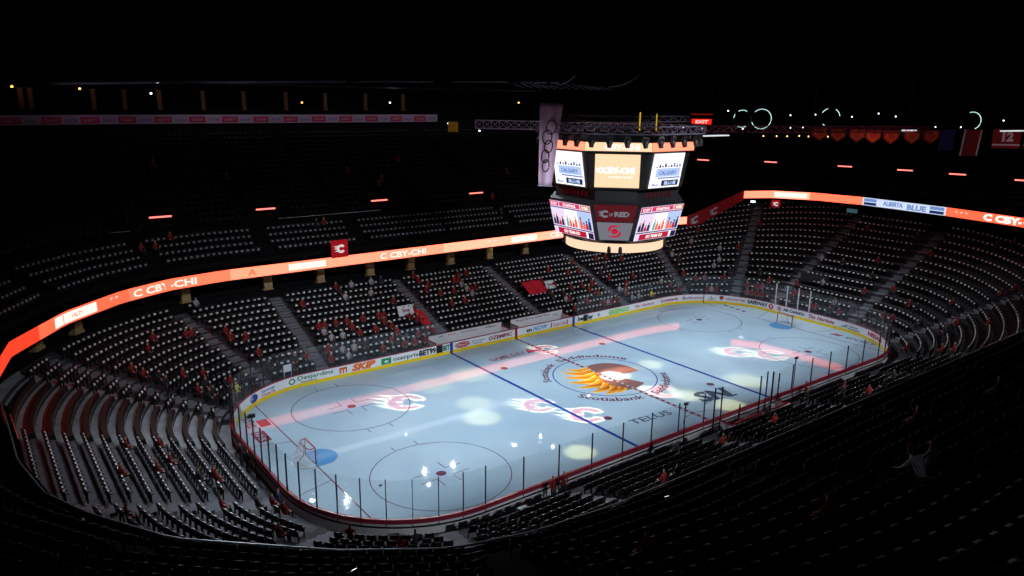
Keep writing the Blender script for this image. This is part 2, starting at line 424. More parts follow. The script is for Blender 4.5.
# openings without glass: player benches near side, bench walls far side
NOGL = [(-9.6, 8.6)]
def bench_near(s):
    x, y, nx, ny = rink(s); return y < -12.5 and -1.7 < x < 5.7
def bench_far(s):
    x, y, nx, ny = rink(s); return y > 12.5 and -9.4 < x < 7.9
POSTM = mat('aluminium_stanchion', (52, 54, 62), .45, .6); WPOST = mat('white_stanchion', (205, 206, 212), .4)
for i in range(len(EDGES) - 1):
    a, b = EDGES[i], EDGES[i + 1]; mid = (a + b) / 2
    if bench_near(mid) or bench_far(mid): continue
    x, y, nx, ny = rink(mid)
    top = 3.45 if abs(x) > LX - .5 else (3.2 if y < 0 else 3.3)
    m_ = MB(); sweep(m_, [(.055, 1.10), (.055, top), (.067, top), (.067, 1.10)], a + .02, b - .02, GLASS, .5)
    par(m_.build('glass_pane', GLASS), boards)
for i in range(len(EDGES) - 1):
    a = EDGES[i]
    if (bench_near(a + .3) and bench_near(a - .3)) or (bench_far(a + .3) and bench_far(a - .3)): continue
    x, y, nx, ny = rink(a); wide = x > 30.3 and -1.5 < y < 4.6
    top = 3.5 if abs(x) > LX - .5 else 3.25
    w = .06 if wide else .02
    m_ = MB(); p = [rink(a, .03), rink(a, .12)]
    tx, ty = -ny, nx
    m_.hexa([(p[0][0] - tx * w, p[0][1] - ty * w, .6), (p[0][0] + tx * w, p[0][1] + ty * w, .6), (p[1][0] + tx * w, p[1][1] + ty * w, .6), (p[1][0] - tx * w, p[1][1] - ty * w, .6),
             (p[0][0] - tx * w, p[0][1] - ty * w, top), (p[0][0] + tx * w, p[0][1] + ty * w, top), (p[1][0] + tx * w, p[1][1] + ty * w, top), (p[1][0] - tx * w, p[1][1] - ty * w, top)])
    o = par(m_.build('stanchion', WPOST if wide else POSTM), boards)
    if wide: o['label'] = 'thick white stanchion'
# coloured stripes on the boards where the lines meet them
for x, m in ((-7.77, M['blue']), (7.77, M['blue']), (0, M['cap'])):
    for far in (1, 0):
        m_ = MB(); s = x if far else near_s(x - .001)
        sweep(m_, [(-.018, 0), (-.018, 1.06), (-.013, 1.06), (-.013, 0)], s - .16, s + .16, m); par(m_.build('line_stripe', m), boards)
for s in (-29.9, 27.6):
    m_ = MB(); sweep(m_, [(-.018, 0), (-.018, 1.06), (-.013, 1.06), (-.013, 0)], s - .05, s + .05, M['cap']); par(m_.build('line_stripe', M['cap']), boards)

# ---- sponsor signs on the boards
def bmat(rgb): return mat('board_ink_%02x%02x%02x' % rgb, rgb, .4)
def bfn(s0, d=-.006): return lambda u, v: (*rink(s0 + u, d)[:2], v)
def rect(mb, s0, s1, za, zb, m, d=-.004, step=.3):
    n = max(1, int((s1 - s0) / step)); V = []
    for i in range(n + 1):
        p = rink(s0 + (s1 - s0) * i / n, d); V += [(p[0], p[1], za), (p[0], p[1], zb)]
    mb.poly(V, [(2 * i, 2 * i + 2, 2 * i + 3, 2 * i + 1) for i in range(n)], m)
def oval(mb, s0, zc, ru, rv, m, n=24, inner=0, d=-.006):
    f = bfn(s0, d)
    if inner:
        V = [f(ru * math.cos(2 * PI * i / n), zc + rv * math.sin(2 * PI * i / n)) for i in range(n)] + [f(inner * ru * math.cos(2 * PI * i / n), zc + inner * rv * math.sin(2 * PI * i / n)) for i in range(n)]
        mb.poly(V, [(i, (i + 1) % n, n + (i + 1) % n, n + i) for i in range(n)], m)
    else: mb.poly([f(ru * math.cos(2 * PI * i / n), zc + rv * math.sin(2 * PI * i / n)) for i in range(n)], [tuple(range(n))], m)
def sign(fn_):
    mb = MB(); fn_(mb); return par(mb.build('sponsor_sign', None), boards)
def T(mb, txt, s, v, h, w, rgb, bold=.02, shear=0.0, d=-.008):
    text_on(mb, txt, bfn(s, d), h=h, w=w, m=bmat(rgb), bold=bold, shear=shear)
    
    mb.mats = mb.mats
Vz = lambda u, z: z
def TT(mb, txt, s, v, h, w, rgb, bold=.02, shear=0.0, d=-.008):
    f = bfn(s, d); text_on(mb, txt, lambda a, b: f(a, b + v), h=h, w=w, m=bmat(rgb), bold=bold, shear=shear)
RED_, NAVY, GRN, BLK, ORG = (190, 22, 44), (24, 34, 84), (10, 122, 76), (18, 20, 24), (240, 112, 24)
def sg_left(mb): oval(mb, -32.2, .62, .42, .30, bmat((90, 20, 90))); TT(mb, 'S', -32.2, .48, .3, .3, (240, 240, 240))
def sg_oval(mb):
    oval(mb, -27.6, .62, .50, .34, bmat((30, 62, 150))); oval(mb, -27.6, .62, .38, .24, M['white'], d=-.008); oval(mb, -27.6, .62, .33, .2, bmat((30, 62, 150)), d=-.010)
    TT(mb, 'lens', -27.6, .55, .16, .5, (240, 240, 245), d=-.012)
    TT(mb, 'Synergy', -25.9, .68, .24, 1.5, (40, 70, 160)); TT(mb, 'Sunterra', -25.9, .36, .24, 1.5, (190, 50, 90))
def sg_desj(mb):
    oval(mb, -23.5, .66, .33, .3, bmat(GRN), 6, .6); TT(mb, 'Desjardins', -21.4, .62, .34, 3.2, GRN); TT(mb, 'Insurance', -22.0, .34, .17, 1.4, (40, 60, 60))
def sg_skip(mb):
    TT(mb, 'SKIP', -17.0, .40, .56, 2.3, ORG, .06, .25)
def sg_fork(mb):
    rect(mb, -19.2, -18.5, .72, .92, bmat(ORG)); rect(mb, -19.2, -19.05, .4, .9, bmat(ORG)); rect(mb, -18.92, -18.77, .4, .9, bmat(ORG)); rect(mb, -18.64, -18.5, .4, .9, bmat(ORG))
def sg_ent(mb):
    TT(mb, 'nterprise', -12.5, .48, .36, 3.0, (20, 50, 44))
def sg_entb(mb):
    rect(mb, -15.2, -14.2, .34, .92, bmat((0, 142, 84))); TT(mb, 'e', -14.7, .48, .34, .4, (240, 250, 245))
def sg_bet(mb):
    TT(mb, 'BET99', -10.4, .42, .5, 1.8, BLK, .05); rect(mb, -9.45, -8.75, .22, 1.04, bmat(BLK)); TT(mb, 'BET', -8.35, .42, .5, .75, (14, 110, 70), .05)
def sg_red(mb):
    oval(mb, -6.5, .64, .85, .3, bmat(RED_)); oval(mb, -6.5, .64, .75, .23, M['white'], d=-.008); oval(mb, -6.5, .64, .70, .2, bmat(RED_), d=-.010); TT(mb, 'Maison', -6.5, .57, .16, 1.0, (250, 240, 240), d=-.012)
    TT(mb, 'Service Alberta', -4.6, .66, .17, 1.6, (110, 116, 130)); TT(mb, 'Partner', -4.7, .42, .17, 1.2, (110, 116, 130))
def sg_oz(mb): TT(mb, 'OZEMPIC', -2.0, .48, .36, 2.9, (150, 16, 40), .04)
def sg_snn(mb): TT(mb, 'sn', 1.7, .46, .4, .7, BLK, .04); TT(mb, 'NOW', 3.1, .46, .42, 1.9, (30, 150, 220), .03, .2)
def sg_coke(mb):
    rect(mb, 4.6, 4.75, .36, .9, bmat(RED_)); TT(mb, 'Coca-Cola', 5.75, .46, .36, 1.7, (226, 60, 70), .02, .3); rect(mb, 6.8, 6.95, .36, .9, bmat(RED_))
def sg_betway(mb):
    TT(mb, 'betway', 9.5, .46, .42, 2.2, BLK, .05); rect(mb, 9.2, 9.75, .24, 1.0, bmat(BLK), -.010); rect(mb, 9.75, 9.95, .3, 1.0, bmat((150, 152, 156)), -.010); 
def sg_r(mb): TT(mb, 'R', 11.5, .5, .34, .34, (90, 100, 130), .05)
def sg_grn(mb): TT(mb, 'GREENGO', 14.6, .42, .48, 3.2, (84, 196, 60), .05); TT(mb, 'GREENGO', 14.6, .46, .38, 3.0, (160, 222, 90), .0, d=-.010)
def sg_tim(mb): TT(mb, 'Tim Hortons', 18.7, .48, .38, 3.2, (190, 32, 60), .02, .35)
def sg_sco(mb): TT(mb, 'Scotiabank', 22.9, .50, .34, 2.8, (190, 26, 70), .03)
def sg_bud(mb): TT(mb, 'Budweiser', 26.2, .48, .38, 2.8, (150, 90, 110), .02, .3)
def sg_tri(mb):
    TT(mb, 'ALBERTA', 28.5, .42, .16, .9, (120, 60, 80)); TT(mb, '- A -', 28.5, .66, .22, .7, (60, 40, 60)); f = bfn(29.7, -.008); mb.poly([f(-.32, .86), f(.32, .86), f(0, .36)], [(0, 2, 1)], bmat(RED_))
    oval(mb, 29.7, .90, .2, .09, bmat(GRN)); TT(mb, 'CANADIAN TIRE', 31.3, .54, .24, 2.3, (200, 50, 80), .03)
def sg_safe(mb):
    TT(mb, 'SAFEWAY', 34.0, .48, .4, 2.5, (26, 20, 40), .05); oval(mb, 35.75, .64, .32, .32, bmat(RED_)); TT(mb, 'S', 35.75, .5, .3, .25, (250, 240, 240), d=-.010)
def sg_air(mb):
    oval(mb, 36.85, .64, .28, .28, bmat(RED_)); oval(mb, 36.85, .64, .2, .2, M['white'], d=-.008); oval(mb, 36.85, .64, .13, .15, bmat(RED_), 5, d=-.010); TT(mb, 'AIR CANADA', 38.7, .54, .3, 2.7, (26, 26, 40), .04)
def sg_tim2(mb): TT(mb, 'Tim Hortons', 42.0, .46, .42, 3.1, (190, 20, 44), .03, .35)
def sg_small(mb):
    TT(mb, 'Canmore', 45.9, .62, .2, 1.1, (60, 70, 110)); TT(mb, 'Kananaskis', 46.0, .36, .2, 1.4, (60, 70, 110)); f = bfn(44.7, -.008); mb.poly([f(-.5, .4), f(.4, .8), f(.5, .5)], [(0, 2, 1)], bmat((150, 160, 150)))
def sg_nis(mb): TT(mb, 'NISSAN', 49.2, .48, .42, 2.6, (178, 8, 40), .06)
def sg_last(mb): TT(mb, 'SAP', 51.8, .52, .32, .7, (70, 90, 190), .04)
for g in (sg_left, sg_oval, sg_desj, sg_skip, sg_fork, sg_ent, sg_entb, sg_bet, sg_red, sg_oz, sg_snn, sg_coke, sg_betway, sg_r, sg_grn, sg_tim, sg_sco, sg_bud, sg_tri, sg_safe, sg_air, sg_tim2, sg_small, sg_nis, sg_last): sign(g)

# ------------------------------------------------------------------ benches
def bench_wall(name, label, x0, x1, y, sgn, letters):
    """white inner wall behind a bench; sgn +1 far side"""
    r = empty(name, ((x0 + x1) / 2, y, 0)); tag(r, label, 'bench wall')
    cx = (x0 + x1) / 2
    m_ = MB(); m_.box(x0 - cx, x1 - cx, -.05, .05, 0, 1.5 if sgn > 0 else 1.25); m_.build('wall_panel', M['white'], r)
    m_ = MB(); zt = 1.5 if sgn > 0 else 1.25; m_.box(x0 - cx - .05, x1 - cx + .05, -.08, .08, zt, zt + .07); m_.build('top_rail', M['cap'] if sgn < 0 else M['dmetal'], r)
    m_ = MB(); m_.box(x0 - cx + .3, x1 - cx - .3, -sgn * .75 - .18, -sgn * .75 + .18, .42, .47)
    for i in range(5):
        bx = x0 - cx + .6 + i * (x1 - x0 - 1.2) / 4; m_.box(bx - .04, bx + .04, -sgn * .75 - .12, -sgn * .75 + .12, 0, .42)
    m_.build('bench', mat('pale_wood_bench', (196, 178, 150), .5), r)
    for i in (0, 1):
        bx = (x0 - cx) if i == 0 else (x1 - cx)
        m_ = MB(); m_.box(bx - .04, bx + .04, *((-1.35, .0) if sgn > 0 else (.0, 1.2)), 0, 1.05, M['white']); m_.box(bx - .06, bx + .06, *((-1.35, .0) if sgn > 0 else (.0, 1.2)), 1.05, 1.12, M['cap']); m_.build('end_gate', None, r)
    if letters:
        m_ = MB()
        for (tx, zz, h, w, txt, c) in letters:
            text_on(m_, txt, lambda u, v, tx=tx, zz=zz: (tx - cx + u * 1.0, -.053 * sgn, zz + v), h=h, w=w, m=bmat(c), flip=sgn < 0)
        m_.build('wall_lettering', None, r)
    return r
bench_wall('bench_wall', 'long white bench wall with small lettering behind the far boards left of centre', -9.2, -.6, 14.72, 1,
           [(-7.9, 1.16, .16, .5, 'ONE', BLK), (-6.6, 1.18, .14, .9, 'Partner', RED_), (-4.6, 1.18, .14, 2.0, 'Community Partner', (70, 80, 110)), (-2.0, 1.18, .15, 1.3, 'Calgary', BLK)])
bench_wall('bench_wall', 'white bench wall with purple lettering behind the far boards right of centre', .6, 7.6, 14.72, 1,
           [(3.6, 1.16, .18, 4.6, 'Proud Partner of the Team', (120, 60, 130)), (6.6, 1.0, .18, .7, 'GO', GRN)])
bench_wall('bench_wall', 'red railed white bench wall outside the near boards', -1.4, 5.4, -14.72, -1, None)
m_ = MB()
for x0, x1, d0 in ((-1.2, 5.2, -1),):
    m_.box(x0, x1, -14.4, -13.15, .02, .12)
bf = m_.build('bench_floor', mat('pale_bench_floor', (205, 208, 212), .5)); tag(bf, 'pale rubber floor of the near side bench enclosure', 'bench floor')
# gear lying along the near bench
gear = [(-.6, 'black'), (.4, 'dark'), (1.3, 'black'), (2.4, 'white'), (3.4, 'dark'), (4.5, 'white')]
for i, (gx, c) in enumerate(gear):
    m_ = MB(); m_.tube([(-.35, 0, 0), (-.3, 0, .14), (-.1, 0, .2), (.15, 0, .2), (.32, 0, .13), (.36, 0, 0)], [.1, .15, .18, .18, .15, .09], 8)
    m_.box(-.12, .12, -.04, .04, .3, .42)
    o = m_.build('gear_bag', {'black': M['black'], 'dark': M['dmetal'], 'white': M['white']}[c], loc=(gx, -13.75, .12), rz=i * .7)
    tag(o, '%s gear bag on the near bench floor, %s from the centre line' % (c, ['first', 'second', 'third', 'fourth', 'fifth', 'sixth'][i]), 'bag', 'gear bags on the near bench')
m_ = MB()
# tall dark posts at the bench ends
for i, (px, py, h) in enumerate([(-1.9, -13.25, 3.6), (-1.1, -13.25, 3.5), (-.5, -14.4, 2.4), (3.6, -13.25, 3.3), (4.4, -13.25, 3.5), (5.2, -13.25, 3.3), (6.0, -13.25, 3.0)]):
    mm = MB(); mm.tube([(0, 0, 0), (0, 0, h)], .055, 8); mm.box(-.1, .1, -.1, .1, 0, .03); mm.tube([(0, 0, h), (0, 0, h + .05)], [.07, .03], 8)
    o = mm.build('bench_post', M['dmetal'], loc=(px, py, 0))
    tag(o, 'tall dark post standing at the %s end of the near bench, %s of its cluster' % ('left' if px < 2 else 'right', ['first', 'second', 'third', 'first', 'second', 'third', 'last'][i]), 'post', 'dark posts by the near bench')

# ------------------------------------------------------------------ goals
def net_lines(mb, P, Q, n, k, r=.008):
    """lattice between two polylines P and Q"""
    def at(L, t):
        x = t * (len(L) - 1); i = min(len(L) - 2, int(x)); return Vector(L[i]).lerp(Vector(L[i + 1]), x - i)
    for i in range(n + 1): mb.tube([at(P, i / n), at(Q, i / n)], r, 3, caps=False)
    for j in range(1, k):
        mb.tube([at(P, i / n).lerp(at(Q, i / n), j / k) for i in range(n + 1)], r, 3, caps=False)
RPOST = mat('red_goal_pipe', (150, 30, 44), .35); NETM = mat('white_netting', (225, 226, 232), .8)
def goal(x, rz, label):
    r = empty('hockey_goal', (x, 0, 0), rz); tag(r, label, 'hockey goal')
    mb = MB(); mb.tube([(0, -.915, 0), (0, -.915, 1.16), (0, -.87, 1.22), (0, .87, 1.22), (0, .915, 1.16), (0, .915, 0)], .045, 8); smooth(mb.build('goal_frame', RPOST, r))
    base = [(0, -.915, .04)] + [(-.35 - .75 * math.sin(PI * i / 10), -1.05 * math.cos(PI * i / 10), .04) for i in range(11)] + [(0, .915, .04)]
    base = [(0, -.915, .04), (-.5, -1.08, .04), (-.85, -.95, .04), (-1.08, -.55, .04), (-1.12, 0, .04), (-1.08, .55, .04), (-.85, .95, .04), (-.5, 1.08, .04), (0, .915, .04)]
    mb = MB(); mb.tube(base, .04, 6); smooth(mb.build('base_frame', mat('white_base_pipe', (215, 216, 222), .4), r))
    top = [(0, -.87, 1.2), (-.3, -.85, 1.18), (-.42, -.7, 1.17), (-.46, -.4, 1.16), (-.46, 0, 1.16), (-.46, .4, 1.16), (-.42, .7, 1.17), (-.3, .85, 1.18), (0, .87, 1.2)]
    mb = MB(); mb.tube(top, .03, 6); smooth(mb.build('top_frame', RPOST, r))
    mb = MB(); net_lines(mb, top, base, 32, 12); net_lines(mb, [(0, -.87, 1.2), (0, .87, 1.2)], [(-.46, -.8, 1.16), (-.46, .8, 1.16)], 16, 5); mb.build('net', NETM, r)
    mb = MB(); mb.tube([(-.46, 0, 1.16), (-.46, 0, .5), (-.9, 0, .06)], .03, 6); mb.build('centre_brace', RPOST, r)
goal(-27.13, 0, 'red framed hockey goal with white net on the blue crease at the left end')
goal(27.13, PI, 'red framed hockey goal on the blue crease at the right end')

# ------------------------------------------------------------------ lower bowl
TRD, D1 = .88, .98
def tread(nx): return .95 + .43 * max(0, nx) ** 2
def rise_at(nx, ny): return .33 + .31 * max(0, nx) ** 2
def bowl_z(k, nx): return .55 + k * rise_at(nx, 0)
BR = 240
KMAX = 23
EXL = 1.3   # lower bowl runs this far under the balcony edge
def room(s, k):
    p = rink(s, D1 + k * tread(rink(s)[2])); return inside_rib(p[0], p[1], EXL) > 0
kmaxs = []
SS = [-hx + PER * i / BR for i in range(BR)]
for s in SS:
    k = 0
    while k < KMAX and room(s, k + 1): k += 1
    kmaxs.append(k)
tr = MB()
for i in range(BR):
    j = (i + 1) % BR; s0, s1 = SS[i], SS[j] if j else hx
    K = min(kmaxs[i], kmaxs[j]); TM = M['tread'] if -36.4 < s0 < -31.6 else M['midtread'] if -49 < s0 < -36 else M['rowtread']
    a, b = rink(s0), rink(s1)
    # front walkway and first risers
    p = lambda s, d, z: (*rink(s, d)[:2], z)
    BN = bench_near((s0 + s1) / 2) or bench_far((s0 + s1) / 2)
    KB = 1 if BN else 0
    ws = D1 + KB * tread(a[2])
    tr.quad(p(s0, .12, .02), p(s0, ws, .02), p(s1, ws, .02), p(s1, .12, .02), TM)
    zp0, zp1 = .02, .02
    for k in range(KB, K + 1):
        ta, tb = tread(a[2]), tread(b[2])
        d = D1 + k * ta; e = D1 + k * tb; z0, z1_ = bowl_z(k, a[2]), bowl_z(k, b[2])
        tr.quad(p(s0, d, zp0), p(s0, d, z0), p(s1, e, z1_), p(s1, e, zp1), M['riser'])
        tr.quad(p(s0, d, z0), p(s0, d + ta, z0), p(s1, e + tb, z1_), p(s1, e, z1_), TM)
        zp0, zp1 = z0, z1_
tag(tr.build('floor_lower_terrace'), 'stepped concrete terrace of the lower bowl around the ice', 'terrace', kind='structure')

# back wall of the concourse and soffit under the balcony, balcony parapet
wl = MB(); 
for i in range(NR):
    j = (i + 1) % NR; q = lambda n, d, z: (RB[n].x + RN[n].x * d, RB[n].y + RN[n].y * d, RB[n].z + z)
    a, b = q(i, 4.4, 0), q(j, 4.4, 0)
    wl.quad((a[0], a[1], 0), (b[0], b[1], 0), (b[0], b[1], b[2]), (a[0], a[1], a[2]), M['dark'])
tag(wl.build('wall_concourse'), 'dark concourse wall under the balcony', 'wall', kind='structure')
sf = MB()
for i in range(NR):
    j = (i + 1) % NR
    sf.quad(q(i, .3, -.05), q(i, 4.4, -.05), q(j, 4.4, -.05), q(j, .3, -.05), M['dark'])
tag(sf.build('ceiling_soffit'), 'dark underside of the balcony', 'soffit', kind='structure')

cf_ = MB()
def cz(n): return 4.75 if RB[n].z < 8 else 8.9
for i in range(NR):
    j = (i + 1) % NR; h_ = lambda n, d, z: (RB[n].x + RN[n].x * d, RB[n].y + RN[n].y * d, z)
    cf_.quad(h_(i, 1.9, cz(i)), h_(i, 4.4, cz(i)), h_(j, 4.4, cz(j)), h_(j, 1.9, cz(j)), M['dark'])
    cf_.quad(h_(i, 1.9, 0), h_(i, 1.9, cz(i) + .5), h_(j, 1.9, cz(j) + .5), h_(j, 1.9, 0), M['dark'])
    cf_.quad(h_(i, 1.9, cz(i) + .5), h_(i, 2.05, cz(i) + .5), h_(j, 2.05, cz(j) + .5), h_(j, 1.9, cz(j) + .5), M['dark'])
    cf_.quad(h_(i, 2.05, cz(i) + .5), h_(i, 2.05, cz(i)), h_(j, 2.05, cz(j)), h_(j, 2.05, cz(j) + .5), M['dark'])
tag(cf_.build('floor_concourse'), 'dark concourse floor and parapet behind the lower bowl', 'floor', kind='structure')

# ------------------------------------------------------------------ upper bowl terraces
USL, UT = .45, 1.05
def up_pt(s, d):
    x, y, z, nx, ny = rib(s, d); return x, y, z + 1.1 + (max(0, d - 1.2)) * USL, nx, ny
UMAX = 30
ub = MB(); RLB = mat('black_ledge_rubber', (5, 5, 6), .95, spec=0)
UDEP = []
for i in range(NR):
    UDEP.append(24 if RB[i].z > 9 else UMAX)
for i in range(NR):
    j = (i + 1) % NR
    g = lambda n, d, z: (RB[n].x + RN[n].x * d, RB[n].y + RN[n].y * d, RB[n].z + z)
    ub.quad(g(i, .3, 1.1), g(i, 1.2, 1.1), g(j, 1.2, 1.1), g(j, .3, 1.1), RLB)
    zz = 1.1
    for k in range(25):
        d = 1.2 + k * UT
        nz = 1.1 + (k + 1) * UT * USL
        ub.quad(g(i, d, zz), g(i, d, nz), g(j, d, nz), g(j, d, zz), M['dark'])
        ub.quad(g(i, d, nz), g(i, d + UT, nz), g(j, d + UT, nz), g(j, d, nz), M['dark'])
        zz = nz
tag(ub.build('floor_upper_terrace'), 'dark stepped terrace of the upper bowl', 'terrace', kind='structure')
# balcony front
bf = MB()
for i in range(NR):
    j = (i + 1) % NR
    bf.quad(g(i, .3, -.1), g(j, .3, -.1), g(j, .3, 1.1), g(i, .3, 1.1), RLB)
    bf.quad(g(i, .0, -.1), g(j, .0, -.1), g(j, .3, -.1), g(i, .3, -.1), RLB)
    bf.quad(g(i, .0, 1.12), g(i, .3, 1.12), g(j, .3, 1.12), g(j, .0, 1.12), RLB)
tag(bf.build('wall_balcony_front'), 'black balcony front carrying the LED ribbon', 'wall', kind='structure')

# ---- LED ribbon
rb = empty('led_ribbon_board', (0, 24.3, 7.2)); tag(rb, 'long glowing orange LED ribbon board running around the balcony front', 'led board')
def rquad(mb, s0, s1, za, zb, m, d=-.02, step=1.0):
    n = max(1, int(abs(s1 - s0) / step)); V = []
    for i in range(n + 1):
        p = rib(s0 + (s1 - s0) * i / n, d); V += [(p[0], p[1], p[2] + za), (p[0], p[1], p[2] + zb)]
    mb.poly(V, [(2 * i, 2 * i + 2, 2 * i + 3, 2 * i + 1) for i in range(n)], m)
def rfn(s0, d=-.05, v0=0): return lambda u, v: (lambda p: (p[0], p[1], p[2] + v0 + v))(rib(s0 + u, d))
def led_emi(name, rgb, red):
    m = emi(name, rgb, 1.0); c = lin(rgb); m.node_tree.nodes['Principled BSDF'].inputs['Emission Color'].default_value = (red, c[1], c[2], 1); return m
E_R = led_emi('led_red', (255, 72, 44), 1.2); E_RO = led_emi('led_red_orange', (255, 118, 80), 1.7); E_O = led_emi('led_orange', (255, 142, 102), 2.8)
E_P = led_emi('led_peach', (255, 182, 142), 3.0); E_C = led_emi('led_cream', (255, 210, 170), 3.0); E_W = led_emi('led_white', (255, 255, 245), 3.0); E_LB = emi('led_light_blue', (214, 228, 255), 1.0); E_NB = emi('led_navy', (30, 52, 110), .8); E_MB = emi('led_mid_blue', (120, 150, 215), .9)
sR1 = rib_s_near(46.4, 20.0); sRend = rib_s_near(42, -23.3)
sramp0 = rib_s_near(37.5, 22.9)
neg = lambda s: s if s >= 0 else RPER + s
at_left = rib_s_near(-43.05, -5.3) - RPER
SEG = [(at_left, -48, E_R), (-48, -44.5, E_R), (-44.5, -38.5, E_RO), (-38.5, -34.0, E_RO), (-34, -24.5, E_O), (-24.5, -11, E_P), (-11, -1.5, E_P), (-1.5, 11, E_C), (11, 24, E_C), (24, sramp0 - .2, E_C)]
for a, b, m in SEG:
    mb = MB(); rquad(mb, a, b, .0, 1.0, m); par(mb.build('led_panel', m), rb)
def at_s(x, y): return rib_s_near(x, y)
s_b0 = at_s(50.1, 5.0); s_b1 = at_s(49.2, -5.6)
R_seg = [(sR1, sR1 + 4, E_P), (sR1 + 4, sR1 + 9, E_C), (sR1 + 9, s_b0, E_O), (s_b0, s_b1, E_LB), (s_b1, sRend, E_RO)]
for a, b, m in R_seg:
    mb = MB(); rquad(mb, a, b, .0, 1.0, m); par(mb.build('led_panel', m), rb)
def led(kind, fn_):
    mb = MB(); fn_(mb); return par(mb.build(kind, None), rb)
# white blocks and lettering on the ribbon
led('led_graphic', lambda m: rquad(m, -42.4, -37.6, .12, .88, E_W, -.04))
led('led_graphic', lambda m: text_on(m, 'LOYALTY', rfn(-40, -.06, .35), h=.3, w=1.7, m=E_O))
led('led_lettering', lambda m: text_on(m, '* * *', rfn(-35.3, -.05, .3), h=.45, w=1.6, m=E_W))
def ltxt(s, txt='CBY-CHI', w=4.6):
    led('led_lettering', lambda m: text_on(m, txt, rfn(s, -.05, .2), h=.58, w=w, m=E_W, bold=.03))
ltxt(-30.6, 'C CBY-CHI', 6.0)
led('led_lettering', lambda m: text_on(m, 'A', rfn(-22.5, -.05, .2), h=.6, w=.8, m=E_RO))
led('led_graphic', lambda m: rquad(m, -19.0, -15.2, .2, .82, E_W, -.04))
ltxt(-6.5, 'C CBY-CHI', 5.5)
led('led_lettering', lambda m: text_on(m, '* *', rfn(5.0, -.05, .3), h=.45, w=1.2, m=E_W))
led('led_graphic', lambda m: rquad(m, 7.8, 11.6, .15, .85, E_W, -.04))
ltxt(16, 'CBY-CHI', 4.6)
led('led_graphic', lambda m: rquad(m, sR1 + 4.2, sR1 + 8.6, .2, .82, E_W, -.04))
for sa, sb_ in ((s_b0 + .2, s_b0 + 1.9), (s_b1 - 1.9, s_b1 - .2)):
    led('led_graphic', lambda m: (rquad(m, sa, sb_, .08, .42, E_NB, -.04), rquad(m, sa, sb_, .52, .9, E_MB, -.04)))
led('led_lettering', lambda m: text_on(m, 'ALBERTA', rfn(s_b0 + 4.1, -.05, .3), h=.5, w=2.6, m=E_MB, bold=.05))
led('led_lettering', lambda m: text_on(m, 'BLUE', rfn(s_b0 + 7.1, -.05, .15), h=.6, w=2.4, m=E_MB, bold=.05))
sC = s_b1 + 5.2
led('led_lettering', lambda m: text_on(m, 'C CBY-CHI', rfn(sC + 2.6, -.05, .18), h=.68, w=6.6, m=E_W, bold=.07))
led('led_lettering', lambda m: text_on(m, '* * *', rfn(s_b1 + 1.9, -.05, .3), h=.4, w=1.6, m=E_W))
led('led_housing', lambda m: [rquad(m, at_left, sramp0 - .2, -.1, .0, M['black'], -.02), rquad(m, sR1, sRend, -.1, 0, M['black'], -.02)])

# red drape rising where the balcony steps up, with two white C emblems
dr = MB()
Rm = mat('red_drape_cloth', (176, 18, 30), .7)
n = 14
V = []
for i in range(n + 1):
    s = sramp0 - .2 + (sR1 - sramp0 + .2) * i / n; p = rib(s, -.05)
    V += [(p[0], p[1], p[2] - 1.15 + .9 * i / n), (p[0], p[1], p[2] + 1.1)]
dr.poly(V, [(2 * i, 2 * i + 2, 2 * i + 3, 2 * i + 1) for i in range(n)], Rm)
V2 = [(x + .1, y + .15, z) for x, y, z in V]
dr.poly(V2, [(2 * i + 1, 2 * i + 3, 2 * i + 2, 2 * i) for i in range(n)], Rm)
dro = empty('red_drape', V[0]); tag(dro, 'red cloth drape climbing the balcony front between low and high ribbon boards', 'drape')
par(dr.build('cloth', Rm), dro)
def emb(mb, fn, sc, m, m2=None):
    """flaming C emblem in a (u,v) frame"""
    def S_(P): return [fn(u * sc, v * sc) for u, v in P]
    n = 18; a0 = .6
    O = [(.12 + .5 * math.cos(a0 + (2 * PI - 2 * a0) * i / n), .5 * math.sin(a0 + (2 * PI - 2 * a0) * i / n)) for i in range(n + 1)]
    I = [(.12 + .24 * math.cos(a0 + (2 * PI - 2 * a0) * i / n), .22 * math.sin(a0 + (2 * PI - 2 * a0) * i / n)) for i in range(n + 1)]
    mb.poly(S_(O + I), [(i, i + 1, n + 2 + i, n + 1 + i) for i in range(n)], m)
    for tx, ty, by in ((-.85, .32, .22), (-.8, .05, .02), (-.7, -.28, -.2)):
        mb.poly(S_([(-.2, by + .16), (-.2, by - .12), (tx, ty)]), [(0, 1, 2)], m)
WHC = mat('white_cloth_print', (225, 225, 228), .7)
for fr, zc in ((.12, .0), (.46, .05)):
    mb = MB(); s = sramp0 + (sR1 - sramp0) * fr; emb(mb, lambda u, v, s=s: (lambda p: (p[0], p[1], p[2] + .1 + v))(rib(s + u, -.09)), 1.1, WHC); par(mb.build('white_emblem', None), dro)

